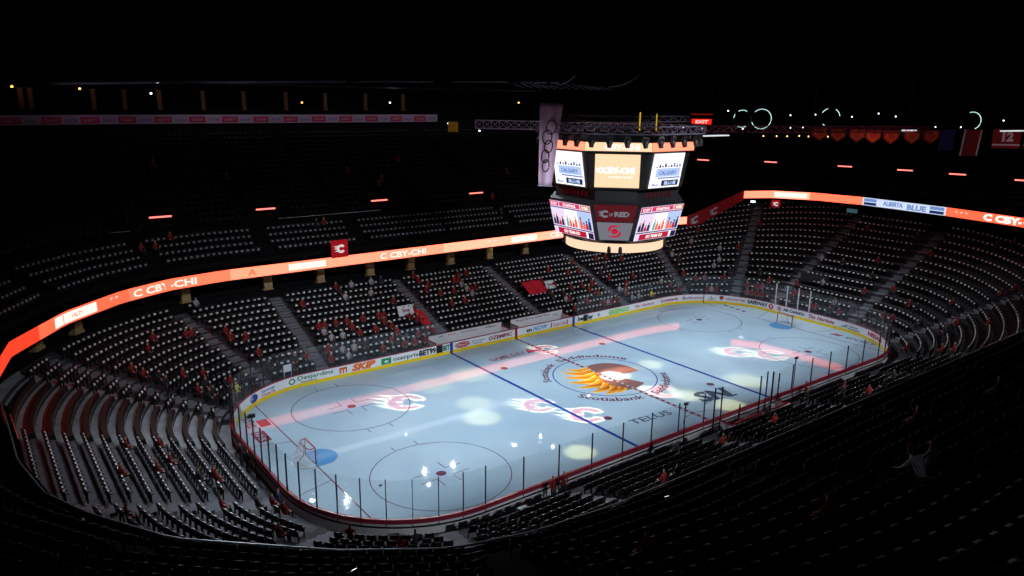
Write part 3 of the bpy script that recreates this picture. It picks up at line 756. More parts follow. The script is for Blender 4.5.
# small red signs with the emblem hung at the balcony front
def csign(s, zoff, w, h, label):
    p = rib(s, -.25); a = math.atan2(p[4], p[3]) - pi2
    r = empty('emblem_sign', (p[0], p[1], p[2] + zoff), a); tag(r, label, 'sign', 'red emblem signs')
    mb = MB(); mb.box(-w / 2, w / 2, -.05, .05, 0, h); mb.build('sign_panel', emi('red_backlit_sign', (190, 20, 34), .55), r)
    mb = MB(); emb(mb, lambda u, v: (u + .05, -.06, h / 2 + v), w * .5, emi('sign_white', (240, 225, 225), .8)); mb.build('white_emblem', None, r)
    mb = MB(); mb.tube([(-w * .4, .0, h), (-w * .4, .3, h + .1)], .03); mb.tube([(w * .4, .0, h), (w * .4, .3, h + .1)], .03); mb.build('bracket', M['dmetal'], r)
csign(-14.2 + .4, .95, 1.75, 1.75, 'red sign with white flaming letter standing above the orange ribbon at left')
csign(sR1 + 4.5, -1.35, 1.2, 1.1, 'red sign with white flaming letter hung under the right hand ribbon')

# handrail on top of the balcony front (near and left sides)
hr = empty('balcony_rail', (0, -25.2, 8.2)); tag(hr, 'thin pale handrail along the top of the near balcony edge', 'handrail')
s_h0 = rib_s_near(30, -24.3); s_h1 = rib_s_near(-43.4, 5.5)
n = 120; mb = MB()
mb.tube([(lambda p: (p[0], p[1], p[2] + 1.40))(rib(s_h0 + (s_h1 - s_h0) * i / n, .25)) for i in range(n + 1)], .045, 6); par(mb.build('rail_tube', M['rail']), hr)
for i in range(0, n + 1, 2):
    p = rib(s_h0 + (s_h1 - s_h0) * i / n, .25); mb = MB(); mb.tube([(0, 0, 0), (0, 0, .28)], .018, 6); par(mb.build('rail_post', M['dmetal'], loc=(p[0], p[1], p[2] + 1.08)), hr)

# ------------------------------------------------------------------ seats
def seat_geo():
    """one folded tip-up seat facing -Y (towards the ice), standing on z=0: three lists (back, pan, plate)"""
    back = MB(); pan = MB(); plate = MB()
    # curved back shell
    n = 4; V = []
    for zz, yy in ((.40, .10), (.62, .15), (.80, .19), (.86, .20)):
        for i in range(n + 1):
            t = -1 + 2 * i / n; w = .23 if zz < .85 else .19
            V.append((w * t, yy - .05 * t * t, zz))
    m = len(V); V += [(x, y + .03, z) for x, y, z in V]
    F = []
    for r in range(3):
        for i in range(n):
            a = r * (n + 1) + i; F.append((a, a + 1, a + n + 2, a + n + 1)); F.append((m + a, m + a + n + 1, m + a + n + 2, m + a + 1))
    for i in range(n): F.append((3 * (n + 1) + i, 3 * (n + 1) + i + 1, m + 3 * (n + 1) + i + 1, m + 3 * (n + 1) + i))
    back.poly(V, F)
    for sx in (-1, 1):
        back.hexa([(sx * .25 - .02, -.12, .58), (sx * .25 + .02, -.12, .58), (sx * .25 + .02, .15, .62), (sx * .25 - .02, .15, .62), (sx * .25 - .02, -.12, .62), (sx * .25 + .02, -.12, .62), (sx * .25 + .02, .15, .66), (sx * .25 - .02, .15, .66)])
        back.hexa([(sx * .25 - .015, .0, .0), (sx * .25 + .015, .0, .0), (sx * .25 + .015, .08, .0), (sx * .25 - .015, .08, .0), (sx * .25 - .015, .0, .6), (sx * .25 + .015, .0, .6), (sx * .25 + .015, .08, .6), (sx * .25 - .015, .08, .6)])
    pan.hexa([(-.21, -.02, .40), (.21, -.02, .40), (.21, .07, .38), (-.21, .07, .38), (-.18, .03, .74), (.18, .03, .74), (.18, .10, .74), (-.18, .10, .74)])
    plate.hexa([(-.125, -.025, .60), (.125, -.025, .60), (.125, .03, .60), (-.125, .03, .60), (-.11, .0, .735), (.11, .0, .735), (.11, .085, .752), (-.11, .085, .752)])
    return back, pan, plate
sb, sp, sq = seat_geo()
def np_geo(L):
    vs = []; fs = []; ms = []
    for mb_, mi in L:
        o = len(vs); vs += mb_.v; fs += [tuple(i + o for i in f) for f in mb_.f]; ms += [mi] * len(mb_.f)
    return np.array(vs, float), np.array(fs, int), np.array(ms, int)
SV, SF, SM = np_geo([(sb, 0), (sp, 0), (sq, 1)])
def stuff_seats(name, places, mats, label, cat, grp):
    n = len(places)
    if not n: return
    V = np.zeros((n, len(SV), 3))
    for i, (x, y, z, a) in enumerate(places):
        c, s = math.cos(a), math.sin(a)
        V[i, :, 0] = x + SV[:, 0] * c - SV[:, 1] * s; V[i, :, 1] = y + SV[:, 0] * s + SV[:, 1] * c; V[i, :, 2] = z + SV[:, 2]
    F = (SF[None] + (np.arange(n) * len(SV))[:, None, None]).reshape(-1, 4)
    me = bpy.data.meshes.new(name)
    me.vertices.add(n * len(SV)); me.vertices.foreach_set('co', V.reshape(-1))
    me.loops.add(F.size); me.loops.foreach_set('vertex_index', F.reshape(-1))
    me.polygons.add(len(F)); me.polygons.foreach_set('loop_start', np.arange(0, F.size, 4)); me.polygons.foreach_set('loop_total', np.full(len(F), 4))
    for m in mats: me.materials.append(m)
    me.polygons.foreach_set('material_index', np.tile(SM, n)); me.update(calc_edges=True)
    o = link(name, me); tag(o, label, cat, grp, 'stuff'); return o

# aisles of the lower bowl (path positions), and the seatless platform at the left end
AIS = [-30.2, -24.9, -20.1, -7.0, 5.0, 17.2, 25.97, 31.0, 35.0, 44.5, 50.0, 56.0, 63.0, 74.0, -74.5, -62.5, -55.0, -49.5, -44.7]
EMPTY = (-36.0, -31.6)
def cam_dist(x, y, z): return math.sqrt((x + 43.9) ** 2 + (y + 44.3) ** 2 + (z - 23.4) ** 2)
CAM = Vector((-43.894, -44.317, 23.446))
_a, _b, _c, FPX = .9234, .2459, .0119, 742.69
cf = Vector((math.cos(_b) * math.cos(_a), math.cos(_b) * math.sin(_a), -math.sin(_b)))
cr = Vector((math.sin(_a), -math.cos(_a), 0)); cu_ = cr.cross(cf)
cr, cu_ = math.cos(_c) * cr + math.sin(_c) * cu_, -math.sin(_c) * cr + math.cos(_c) * cu_
def in_view(x, y, z, mx=1.02):
    d = Vector((x, y, z)) - CAM; w = d.dot(cf)
    return w > 1 and abs(d.dot(cr) / w * FPX) < 512 * mx and abs(d.dot(cu_) / w * FPX) < 288 * mx
def sdist(a, b):
    d = abs(a - b) % PER; return min(d, PER - d)
low = []      # (x,y,z,ang,s,k)
PEOPLE_SPOTS = []
for k in range(KMAX):
    s = -hx
    while s < hx:
        x, y, nx, ny = rink(s)
        d = D1 + k * tread(nx)
        # arc-length stretch in the corners
        curved = abs(nx) > .001 and abs(ny) > .001
        ds = .56 / ((R0 + d) / R0 if curved else 1)
        s += ds
        if not room(s, k + .6): continue
        st = (R0 + d) / R0 if curved else 1
        if any(sdist(s, a) * st < .75 for a in AIS): continue
        if EMPTY[0] < s < EMPTY[1]: continue
        if (bench_near(s) or bench_far(s)) and k < 1: continue
        if k < 1 and y < 0 and ny < -.35 and x < 26: continue
        if y < 0 and abs(x) < 45 and k >= 14: continue
        x, y, nx, ny = rink(s, d + tread(nx) - .44)
        low.append((x, y, bowl_z(k, nx), math.atan2(ny, nx) - pi2, s, k))
# people take some of the seats
def clump(s0, s1, k0, k1, n, kinds): return [(random.uniform(s0, s1), random.randint(k0, k1), random.choice(kinds)) for _ in range(n)]
PPL = []
PPL += clump(-18.5, -13.5, 3, 5, 14, 'rrrw'); PPL += clump(-23, -12, 0, 1, 14, 'rrwrd'); PPL += clump(-12.5, -8.2, 2, 7, 12, 'rrrr'); PPL += clump(-12, -8, 0, 1, 5, 'rrd')
PPL += clump(-6, 4, 7, 12, 14, 'rrwr'); PPL += clump(-5, 1, 5, 7, 8, 'rrw'); PPL += clump(-19, -8, 9, 12, 9, 'rwd'); PPL += clump(9, 20, 0, 2, 22, 'rrrwwb'); PPL += clump(6, 24, 3, 9, 24, 'rrrd')
PPL += clump(24, 34, 0, 2, 18, 'rrrwp'); PPL += clump(26, 44, 3, 12, 22, 'rrdw'); PPL += clump(36, 50, 0, 1, 12, 'rrwd'); PPL += clump(44, 56, 2, 14, 26, 'rrrd')
PPL += clump(-30, -24, 2, 9, 14, 'rrd'); PPL += clump(-31, -24, 0, 1, 10, 'rgdd'); PPL += clump(-43, -37, 1, 7, 9, 'rrd'); PPL += clump(-56, -45, 0, 9, 14, 'rrd'); PPL += clump(63, 95, 0, 5, 16, 'rrd')
taken = set(); people_low = []
for s, k, c in PPL:
    b = min(range(len(low)), key=lambda i: (0 if low[i][5] == k else 1e6) + sdist(low[i][4], s)) if low else 0
    if b in taken or low[b][5] != k: continue
    taken.add(b); people_low.append((low[b], c))
low = [p for i, p in enumerate(low) if i not in taken]
# individuals: the nearest ones that stand in view and are not hidden by the near balcony edge
def visible_low(p):
    x, y, z = p[0], p[1], p[2] + .6
    if not in_view(x, y, z): return False
    v = Vector((x, y, z)) - CAM; t = (CAM.z - 8.6) / (CAM.z - z)
    q = CAM + v * t
    return inside_rib(q.x, q.y, -.1) > 0
vis = sorted([i for i, p in enumerate(low) if visible_low(p)], key=lambda i: cam_dist(*low[i][:3]))
ind = set(vis[:300])
DUMMY = None
def seat_proto(name, back_m, plate_m):
    r = link(name, sb.mesh(name, back_m))
    b = link('seat_pan', sp.mesh('seat_pan', back_m), r); c = link('number_plate', sq.mesh('number_plate', plate_m), b); c['label'] = 'pale grey plate'
    return r
def copy_tree(o, parent=None):
    c = o.copy(); COL.objects.link(c)
    if parent: c.parent = parent
    for ch in list(o.children): 
        if ch in SRC: copy_tree(ch, c)
    return c
sproto = seat_proto('stadium_seat', M['seat'], M['pad'])
SRC = set([sproto] + list(sproto.children_recursive))
ORD = ['front', 'second', 'third', 'fourth', 'fifth', 'sixth', 'seventh', 'eighth', 'ninth', 'tenth', 'eleventh', 'twelfth', 'thirteenth', 'fourteenth', 'fifteenth']
def sec_name(s):
    x, y, nx, ny = rink(s)
    if ny > .7: return 'far side stand'
    if ny < -.7: return 'near side stand'
    if nx < 0: return 'left end stand' if y > -6 else 'near left corner stand'
    return 'right end stand'
first = True
for i in sorted(ind):
    x, y, z, a, s, k = low[i]
    if first: o = sproto; first = False
    else: o = copy_tree(sproto)
    o.location = (x, y, z); o.rotation_euler = (0, 0, a)
    nm = sec_name(s); row = ORD[min(k, 14)]
    tag(o, 'folded dark seat with pale plate, %s row of the %s' % (row, nm), 'stadium seat', 'folded seats, %s row, %s' % (row, nm))
rest = [p[:4] for i, p in enumerate(low) if i not in ind]
stuff_seats('stadium_seats', rest, [M['seat'], M['pad']], 'rows of folded dark seats with pale plates filling the lower bowl beyond the nearest ones', 'stadium seats', 'lower bowl seating')

# upper bowl seats
UAIS = [i * RPER / 26 for i in range(26)]
upp = []
BARS = [(-36.5, 32.4), (-28.2, 32), (-18, 32), (-4.9, 32), (8.5, 32), (44.0, 26.0), (52.0, 20.8), (54.5, 10.8), (54.7, 2.7), (54.7, -3.7), (54.5, -11)]
UP_PAD = M['pad']
for k in range(0, 22):
    d = 1.2 + k * UT
    s = 0
    while s < RPER:
        x, y, z, nx, ny = rib(s, d + .45)
        x0, y0, _, _, _ = rib(s + .5, d + .45); st = math.hypot(x0 - x, y0 - y) / .5
        s += (.52 if k < 4 else .62) / max(.5, st)
        if any(abs(s - a) * st < .8 for a in UAIS): continue
        if z > 7.3 and z < 10.5: continue
        if any((x - bx) ** 2 + (y - by) ** 2 < 6.5 for bx, by in BARS): continue
        if k == 4 and not (y < 0): continue
        zz = z + 1.1 + (k + 1) * UT * USL
        if math.hypot(x + 43.9, y + 44.3) < 2.2: continue
        if not in_view(x, y, zz, 1.08): continue
        if k > 7 and (y > 20 or x > 45) and k % 1 == 0 and k > 22: continue
        upp.append((x, y, zz, math.atan2(ny, nx) - pi2, k))
order = sorted(range(len(upp)), key=lambda i: cam_dist(*upp[i][:3]))
uind = order[:150]
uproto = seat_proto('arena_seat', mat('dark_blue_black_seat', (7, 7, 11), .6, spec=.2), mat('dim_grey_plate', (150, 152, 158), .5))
SRC |= set([uproto] + list(uproto.children_recursive))
first = True
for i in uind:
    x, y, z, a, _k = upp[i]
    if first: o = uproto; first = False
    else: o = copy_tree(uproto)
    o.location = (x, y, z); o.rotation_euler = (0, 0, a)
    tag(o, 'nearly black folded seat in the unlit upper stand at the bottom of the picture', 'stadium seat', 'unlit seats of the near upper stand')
us = set(uind)
upr_ = [p for i, p in enumerate(upp) if i not in us]
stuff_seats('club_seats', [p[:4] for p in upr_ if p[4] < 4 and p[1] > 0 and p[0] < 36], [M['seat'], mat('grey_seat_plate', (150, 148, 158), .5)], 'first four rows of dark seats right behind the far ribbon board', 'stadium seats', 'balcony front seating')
stuff_seats('upper_bowl_seats', [p[:4] for p in upr_ if not (p[4] < 4 and p[1] > 0 and p[0] < 36)], [mat('dark_blue_black_seat', (0, 0, 0)), mat('shade_darkened_plate', (26, 26, 30), .7)],
            'rows of dark seats filling the rest of the unlit upper bowl', 'stadium seats', 'upper bowl seating')  # shade of the unlit rows is put into the plate colour

# low black boxes added to draw dark bars on the seatless rows at left
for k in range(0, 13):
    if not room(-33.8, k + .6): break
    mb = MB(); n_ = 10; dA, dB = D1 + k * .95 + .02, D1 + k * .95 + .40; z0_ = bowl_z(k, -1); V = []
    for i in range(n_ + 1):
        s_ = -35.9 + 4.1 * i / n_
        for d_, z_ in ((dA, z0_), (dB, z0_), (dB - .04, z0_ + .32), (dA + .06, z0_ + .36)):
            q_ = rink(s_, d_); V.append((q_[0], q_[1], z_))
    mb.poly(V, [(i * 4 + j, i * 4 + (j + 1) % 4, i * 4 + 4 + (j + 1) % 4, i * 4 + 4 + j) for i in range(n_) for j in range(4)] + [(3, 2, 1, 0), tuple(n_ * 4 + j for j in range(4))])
    o = mb.build('added_dark_strip', M['black']); tag(o, 'low black strip added on the pale platform at left, %s row from the glass' % (ORD[k] if k else 'first'), 'bench', 'added dark strips at the left end')

# aisle steps: pale blocks between the rows, one flight per aisle
STEP = mat('pale_step_nosing', (112, 114, 122), .75)
def aisle_label(a):
    x, y, nx, ny = rink(a)
    side = 'far side' if ny > .9 else 'near side' if ny < -.9 else ('left' if nx < 0 else 'right') + (' far corner' if ny > .15 else ' near corner' if ny < -.15 else ' end')
    return side
cnt = {}
for a in AIS:
    K = 0
    while K < KMAX and room(a, K + 1): K += 1
    x, y, nx, ny = rink(a, D1); ang = math.atan2(ny, nx) - pi2
    mb = MB()
    for k in range(1 if (bench_near(a) or bench_far(a)) else -1, K):
        z = bowl_z(k, nx) if k >= 0 else .02
        zn = bowl_z(k + 1, nx)
        dd = (k + 1) * tread(nx)
        mb.box(-.55, .55, dd - .38, dd, z, z + (zn - z) * .5)
        mb.box(-.55, .55, dd - .002, dd + (tread(nx) - .379), zn - .1, zn + .012)
    sd = aisle_label(a); cnt[sd] = cnt.get(sd, 0) + 1
    o = mb.build('aisle_steps', STEP, loc=(x, y, 0), rz=ang)
    tag(o, 'pale concrete steps climbing the %s of the lower bowl, %s flight clockwise' % (sd, (['first'] + ORD[1:])[cnt[sd] - 1]), 'steps', 'aisle steps of the lower bowl')

# ------------------------------------------------------------------ people
SKIN = mat('skin', (190, 140, 115), .5); HAIR = mat('dark_hair', (30, 22, 18), .7); PANTS = mat('dark_trousers', (24, 26, 36), .8)
SHIRT = {'r': (mat('red_jersey', (128, 24, 22), .85), 'red jersey'), 'w': (mat('white_jersey', (160, 158, 166), .8), 'white top'), 'd': (mat('dark_coat', (34, 32, 40), .8), 'dark coat'),
         'b': (mat('blue_coat', (40, 70, 130), .7), 'blue coat'), 'g': (mat('yellow_green_top', (190, 210, 70), .7), 'yellow green top'), 'p': (mat('pink_top', (150, 70, 105), .8), 'pink top'), 'y': (mat('yellow_vest', (240, 210, 20), .6), 'yellow vest')}
def skin_mesh(nodes, edges, sub=1):
    me = bpy.data.meshes.new('body'); me.from_pydata([n[:3] for n in nodes], edges, [])
    ob = bpy.data.objects.new('body', me); COL.objects.link(ob)
    md = ob.modifiers.new('s', 'SKIN'); md.use_smooth_shade = True
    if not me.skin_vertices: 
        bpy.context.view_layer.objects.active = ob
    for i, n in enumerate(nodes):
        me.skin_vertices[0].data[i].radius = (n[3], n[4] if len(n) > 4 else n[3])
    me.skin_vertices[0].data[0].use_root = True
    sd = ob.modifiers.new('u', 'SUBSURF'); sd.levels = sub; sd.render_levels = sub
    dg = bpy.context.evaluated_depsgraph_get(); out = bpy.data.meshes.new_from_object(ob.evaluated_get(dg))
    bpy.data.objects.remove(ob); return out
def body(pose, hands=False):
    # facing -Y; returns mesh
    if pose == 'sit':
        N = [(0, 0, .50, .15, .13), (0, .02, .70, .14, .11), (0, .03, .92, .17, .12), (0, .02, 1.06, .06), (0, 0, 1.15, .075, .085), (0, 0, 1.25, .08, .095), (0, .01, 1.32, .045),
             (-.19, .03, .99, .06), (-.25, -.06, .76, .045), (-.17, -.26, .64, .035), (-.13, -.34, .62, .035, .022), (.19, .03, .99, .06), (.25, -.06, .76, .045), (.17, -.26, .64, .035), (.13, -.34, .62, .035, .022),
             (-.10, -.04, .48, .09), (-.13, -.42, .50, .07), (-.13, -.44, .12, .05), (-.13, -.56, .05, .045, .03), (.10, -.04, .48, .09), (.13, -.42, .50, .07), (.13, -.44, .12, .05), (.13, -.56, .05, .045, .03)]
    elif pose == 'stand':
        N = [(0, 0, .95, .15, .12), (0, 0, 1.12, .14, .11), (0, .01, 1.35, .18, .12), (0, 0, 1.50, .06), (0, -.01, 1.58, .075, .085), (0, -.01, 1.68, .08, .095), (0, 0, 1.75, .045),
             (-.20, .01, 1.42, .06), (-.26, .02, 1.15, .045), (-.25, -.10, .93, .035), (-.24, -.15, .84, .038, .022), (.20, .01, 1.42, .06), (.26, .02, 1.15, .045), (.25, -.10, .93, .035), (.24, -.15, .84, .038, .022),
             (-.10, 0, .88, .09), (-.11, -.02, .50, .065), (-.11, .02, .10, .045), (-.11, -.12, .04, .045, .03), (.10, 0, .88, .09), (.11, -.02, .50, .065), (.11, .02, .10, .045), (.11, -.12, .04, .045, .03)]
    else:   # lean: standing, bent forward with arms reaching down to a seat back
        N = [(0, .05, .93, .16, .13), (0, -.04, 1.10, .15, .12), (0, -.20, 1.30, .19, .13), (0, -.32, 1.42, .06), (0, -.38, 1.49, .075, .085), (0, -.44, 1.57, .08, .095), (0, -.47, 1.64, .045),
             (-.21, -.22, 1.34, .07), (-.30, -.34, 1.10, .05), (-.24, -.54, .95, .036), (-.23, -.62, .92, .038, .022), (.21, -.22, 1.34, .07), (.30, -.34, 1.10, .05), (.24, -.54, .95, .036), (.23, -.62, .92, .038, .022),
             (-.11, .05, .86, .095), (-.13, 0, .48, .07), (-.13, .06, .10, .048), (-.13, -.08, .04, .045, .03), (.11, .05, .86, .095), (.13, 0, .48, .07), (.13, .06, .10, .048), (.13, -.08, .04, .045, .03)]
    E = [(0, 1), (1, 2), (2, 3), (3, 4), (4, 5), (5, 6), (2, 7), (7, 8), (8, 9), (9, 10), (2, 11), (11, 12), (12, 13), (13, 14), (0, 15), (15, 16), (16, 17), (17, 18), (0, 19), (19, 20), (20, 21), (21, 22)]
    if hands:   # five fingers on each hand
        for base in (10, 14):
            bx, by, bz = N[base][:3]; sx = -1 if bx < 0 else 1
            for f, (dx, ln) in enumerate(((-.03, .065), (-.01, .075), (.01, .07), (.03, .055))):
                i = len(N); N.append((bx + dx, by - .03 - ln * .5, bz, .009)); N.append((bx + dx, by - .03 - ln, bz - .025, .008)); E += [(base, i), (i, i + 1)]
            i = len(N); N.append((bx - sx * .045, by + .0, bz - .01, .011)); N.append((bx - sx * .055, by - .04, bz - .02, .009)); E += [(base, i), (i, i + 1)]
    return skin_mesh(N, E, 1), N
def dress(me, N, shirt, pose):
    me = me.copy()
    for m in (SKIN, shirt, PANTS, HAIR): me.materials.append(m)
    neck = Vector(N[3][:3]); head = Vector(N[5][:3]); pel = Vector(N[0][:3])
    hands = [Vector(N[10][:3]), Vector(N[14][:3])]
    idx = []
    for p in me.polygons:
        c = p.center
        if c.z > neck.z + .015 and (c - neck).length < .5 and abs(c.x) < .13:
            idx.append(3 if (c.z > head.z + .03 or c.y > head.y + .035) else 0)
        elif min((c - h).length for h in hands) < .11: idx.append(0)
        elif c.z > pel.z - .04 and c.y > (-.16 if pose == 'sit' else -9): idx.append(1)
        elif pose == 'sit' and c.z > .57 and abs(c.x) > .1: idx.append(1)
        else: idx.append(2)
    me.polygons.foreach_set('material_index', idx); me.polygons.foreach_set('use_smooth', [True] * len(idx)); me.update(); return me
BS, NSIT = body('sit'); BT, NST = body('stand')
PM = {}
def person_mesh(c, pose):
    if (c, pose) not in PM:
        PM[(c, pose)] = dress(BS if pose == 'sit' else BT, NSIT if pose == 'sit' else NST, SHIRT[c][0], pose)
    return PM[(c, pose)]
used = {}
def person(loc, a, c, pose, label, group=None):
    o = link('person', person_mesh(c, pose), None, loc, a)
    tag(o, label, 'person', group); return o
for (p, c) in people_low:
    x, y, z, a, s, k = p
    row = ORD[min(k, 14)]; nm = sec_name(s)
    j = min(range(len(AIS)), key=lambda i: sdist(AIS[i], s)); 
    key = (c, row, nm); used[key] = used.get(key, 0) + 1
    # the position is told by the nearest seat count from an aisle
    dd = int(round(sdist(AIS[j], s) / .56)); peers = [q for q in AIS if sec_name(q) == sec_name(AIS[j])]; peers.sort(key=lambda q: rink(q)[0] if abs(rink(q)[3]) > .7 else -rink(q)[1] if rink(q)[2] > 0 else rink(q)[1])
    ao = (['first'] + ORD[1:])[peers.index(AIS[j])]; dr_ = 'after' if s > AIS[j] else 'before'; dd = max(1, dd)
    lab = 'person in %s, %s row, %s, seat %d %s the %s aisle' % (SHIRT[c][1], row, nm, dd, dr_, ao)
    o = person((x - math.sin(a) * -.02, y, z), a + random.uniform(-.25, .25), c, 'sit', lab, 'spectators in the lower bowl')
# standing people
def on_bowl(s, k): 
    nx = rink(s)[2]; x, y, nx, ny = rink(s, D1 + k * tread(nx) + .3); return (x, y, bowl_z(k, nx)), math.atan2(ny, nx) - pi2
for (x, y, a, c, lab) in [(-17.5, -13.7, 0.4, 'r', 'person in red jersey standing behind the near boards, left one of a pair'), (-16.6, -13.65, -.3, 'r', 'person in red jersey standing behind the near boards, right one of a pair'),
                          (9.4, -13.6, .3, 'r', 'person in red jersey standing by the boards right of the near bench'), (-31.3, -5.6, 1.5, 'b', 'person in blue coat standing outside the glass at the left end'),
                          (-31.2, 1.6, -1.6, 'd', 'person in dark coat standing behind the boards at the left end'), (-31.15, .4, 1.9, 'd', 'person in dark coat by the camera pole at the left end')]:
    person((x, y, .03), a, c, 'stand', lab, 'people standing along the boards')
loc, a = on_bowl(21.3, 0); person(loc, a, 'y', 'sit', 'person in bright yellow vest sitting at the far boards near the right corner', 'stewards')
for (s, k, c) in [(-19.2, 1, 'r'), (-9.1, 3, 'r'), (-23.9, 5, 'r'), (17.9, 4, 'r'), (-30.2, 4, 'd'), (36.2, 2, 'r')]:
    loc, a = on_bowl(s, k); person(loc, a, c, 'stand', 'person in %s standing on the %s row at %s' % (SHIRT[c][1], ORD[k], sec_name(s)), 'people standing in the stands')
# the person in the white and red jersey leaning forward in the near upper stand
BL, NL = body('lean', True)
jm = dress(BL, NL, mat('white_jersey_cloth', (205, 212, 226), .7), 'lean')
p = Vector((-23.4, -36.2)); s = rib_s_near(p.x, p.y)
i = min(range(NR), key=lambda i: (RB[i].x - p.x) ** 2 + (RB[i].y - p.y) ** 2); dd = -((RB[i].x - p.x) * RN[i].x + (RB[i].y - p.y) * RN[i].y)
kz = int((dd - 1.2) / UT)
jp = empty('person', (p.x, p.y, 8.3 + (kz + 1) * UT * USL), PI - .15); tag(jp, 'person in white jersey with red hem band leaning forward in dark near stand', 'person')
link('body', jm, jp)
mb = MB(); nb = 20
for (za, zb, w) in ((.88, .98, .0),):
    P = []
    for zz in (za, zb):
        for t in range(nb): P.append((.215 * math.cos(2 * PI * t / nb), .05 + .17 * math.sin(2 * PI * t / nb) - (zz - .93) * .4, zz))
    mb.poly(P, [(t, (t + 1) % nb, nb + (t + 1) % nb, nb + t) for t in range(nb)])
mb.build('hem_band', mat('dark_red_band', (120, 16, 24), .7), jp)
mb = MB(); mb.tube([(0, -.40, 1.60), (0, -.45, 1.66), (0, -.48, 1.68)], [.1, .09, .03], 10); smooth(mb.build('cap', mat('red_cap', (150, 20, 28), .7), jp))
# a few dim spectators in the near upper stand and far upper stand
def on_upper(s, k, fd=.45):
    x, y, z, nx, ny = rib(s, 1.2 + k * UT + fd); return (x, y, z + 1.1 + (k + 1) * UT * USL), math.atan2(ny, nx) - pi2
NEARUP = [(-14, -30), (-10, -31.5), (-5, -33), (-20, -33), (-17, -36), (-26, -33.5), (-29, -31), (-12, -36), (-2, -30), (-33, -30), (4, -34), (-8, -38)]
for i, (x, y) in enumerate(NEARUP):
    s = rib_s_near(x, y); k = int((abs(y) - 24.3 - 1.2) / UT)
    loc, a = on_upper(s, k); c = 'rdrwdr'[i % 6]
    person(loc, a, c, 'sit', 'person in %s seated in the dark near upper stand, %s from the left' % (SHIRT[c][1], (ORD + ['fifteenth'])[sorted(range(12), key=lambda q: NEARUP[q][0]).index(i)].replace('front', 'first')), 'spectators in the near upper stand')
fi = 0
for (x, k) in [(-30, 2), (-29, 2), (-27.5, 3), (-14, 3), (-13.2, 3), (-3.5, 9), (-2.6, 10), (-20, 12), (-6, 12), (2, 14), (-25, 15), (9, 2), (10, 5), (16, 10)]:
    loc, a = on_upper(neg(x) if x < 0 else x, k); c = 'rrrd'[fi % 4]; fi += 1
    person(loc, a, c, 'sit', 'person in %s in %s row of the far upper stand, %s from the left' % (SHIRT[c][1], ORD[min(k, 14)], ['first', 'second', 'third', 'fourth', 'fifth', 'sixth', 'seventh', 'eighth', 'ninth', 'tenth', 'eleventh', 'twelfth', 'thirteenth', 'fourteenth'][sorted(range(14), key=lambda q: [-30, -29, -27.5, -14, -13.2, -3.5, -2.6, -20, -6, 2, -25, 9, 10, 16][q]).index(fi - 1)]), 'spectators in the far upper stand')
HL = .06
# ------------------------------------------------------------------ scoreboard
SC = Vector((.1, -.3, 0))
sbd = empty('scoreboard', (SC.x, SC.y, 12.0)); tag(sbd, 'large eight sided video scoreboard hanging over centre ice', 'scoreboard')
def face(phi, A0_, z0, A1_, z1_, off=0):
    n_ = Vector((math.cos(phi), math.sin(phi), 0)); t_ = Vector((-n_.y, n_.x, 0))
    def fn(u, z, o=0):
        A = A0_ + (A1_ - A0_) * (z - z0) / (z1_ - z0)
        return tuple(SC + n_ * (A + off + o) + t_ * u + Vector((0, 0, z)))
    return fn
def fq(mb, fn, u0, u1, v0, v1, m, o=0, u0b=None, u1b=None):
    """quad; u0b/u1b are the lower corners when the panel tapers"""
    a, b = (u0 if u0b is None else u0b), (u1 if u1b is None else u1b)
    mb.quad(fn(a, v0, o), fn(b, v0, o), fn(u1, v1, o), fn(u0, v1, o), m)
def octa(z, A, C_):
    """octagon corners: side apothem A, corner apothem C_"""
    h = C_ * math.sqrt(2) - A; P = []
    for q in range(4):
        c, s = math.cos(q * pi2), math.sin(q * pi2)
        for (x, y) in ((A, -h), (A, h)): P.append((SC.x + x * c - y * s, SC.y + x * s + y * c, z))
    return P
def shell(levels, m, cap=True):
    mb = MB(); V = []
    for (z, A, C_) in levels: V += octa(z, A, C_)
    F = [(r * 8 + i, r * 8 + (i + 1) % 8, (r + 1) * 8 + (i + 1) % 8, (r + 1) * 8 + i) for r in range(len(levels) - 1) for i in range(8)]
    if cap: F += [tuple(range(7, -1, -1)), tuple((len(levels) - 1) * 8 + i for i in range(8))]
    mb.poly(V, F, m); return mb
par(shell([(12.75, 4.1, 4.0), (12.95, 4.4, 4.25), (15.95, 5.2, 5.3), (16.1, 4.6, 4.9), (17.0, 4.6, 4.9), (17.05, 5.0, 5.1), (19.85, 5.5, 5.55), (19.9, 5.8, 5.75), (20.65, 5.85, 5.8)], mat('black_scoreboard_frame', (16, 14, 18), .5)).build('scoreboard_frame', None), sbd)
# bottom ring
mb = MB(); n = 48; R_ = 4.05; V = []
for i in range(n):
    a = 2 * PI * i / n
    V += [(SC.x + R_ * math.cos(a), SC.y + R_ * math.sin(a), 11.95), (SC.x + R_ * math.cos(a), SC.y + R_ * math.sin(a), 12.68)]
mb.poly(V, [(2 * i, 2 * ((i + 1) % n), 2 * ((i + 1) % n) + 1, 2 * i + 1) for i in range(n)], emi('led_cream_ring', (255, 212, 178), 1.15))
par(smooth(mb.build('led_ring', None)), sbd)
mb = MB()
mb.poly([(SC.x + 4.04 * math.cos(2 * PI * i / n), SC.y + 4.04 * math.sin(2 * PI * i / n), 11.95) for i in range(n)], [tuple(range(n - 1, -1, -1))], M['black'])
V = [(SC.x + r * math.cos(2 * PI * i / n), SC.y + r * math.sin(2 * PI * i / n), 12.7) for r in (4.05, 4.2) for i in range(n)]
mb.poly(V, [(i, (i + 1) % n, n + (i + 1) % n, n + i) for i in range(n)], M['black']); par(mb.build('ring_housing', None), sbd)
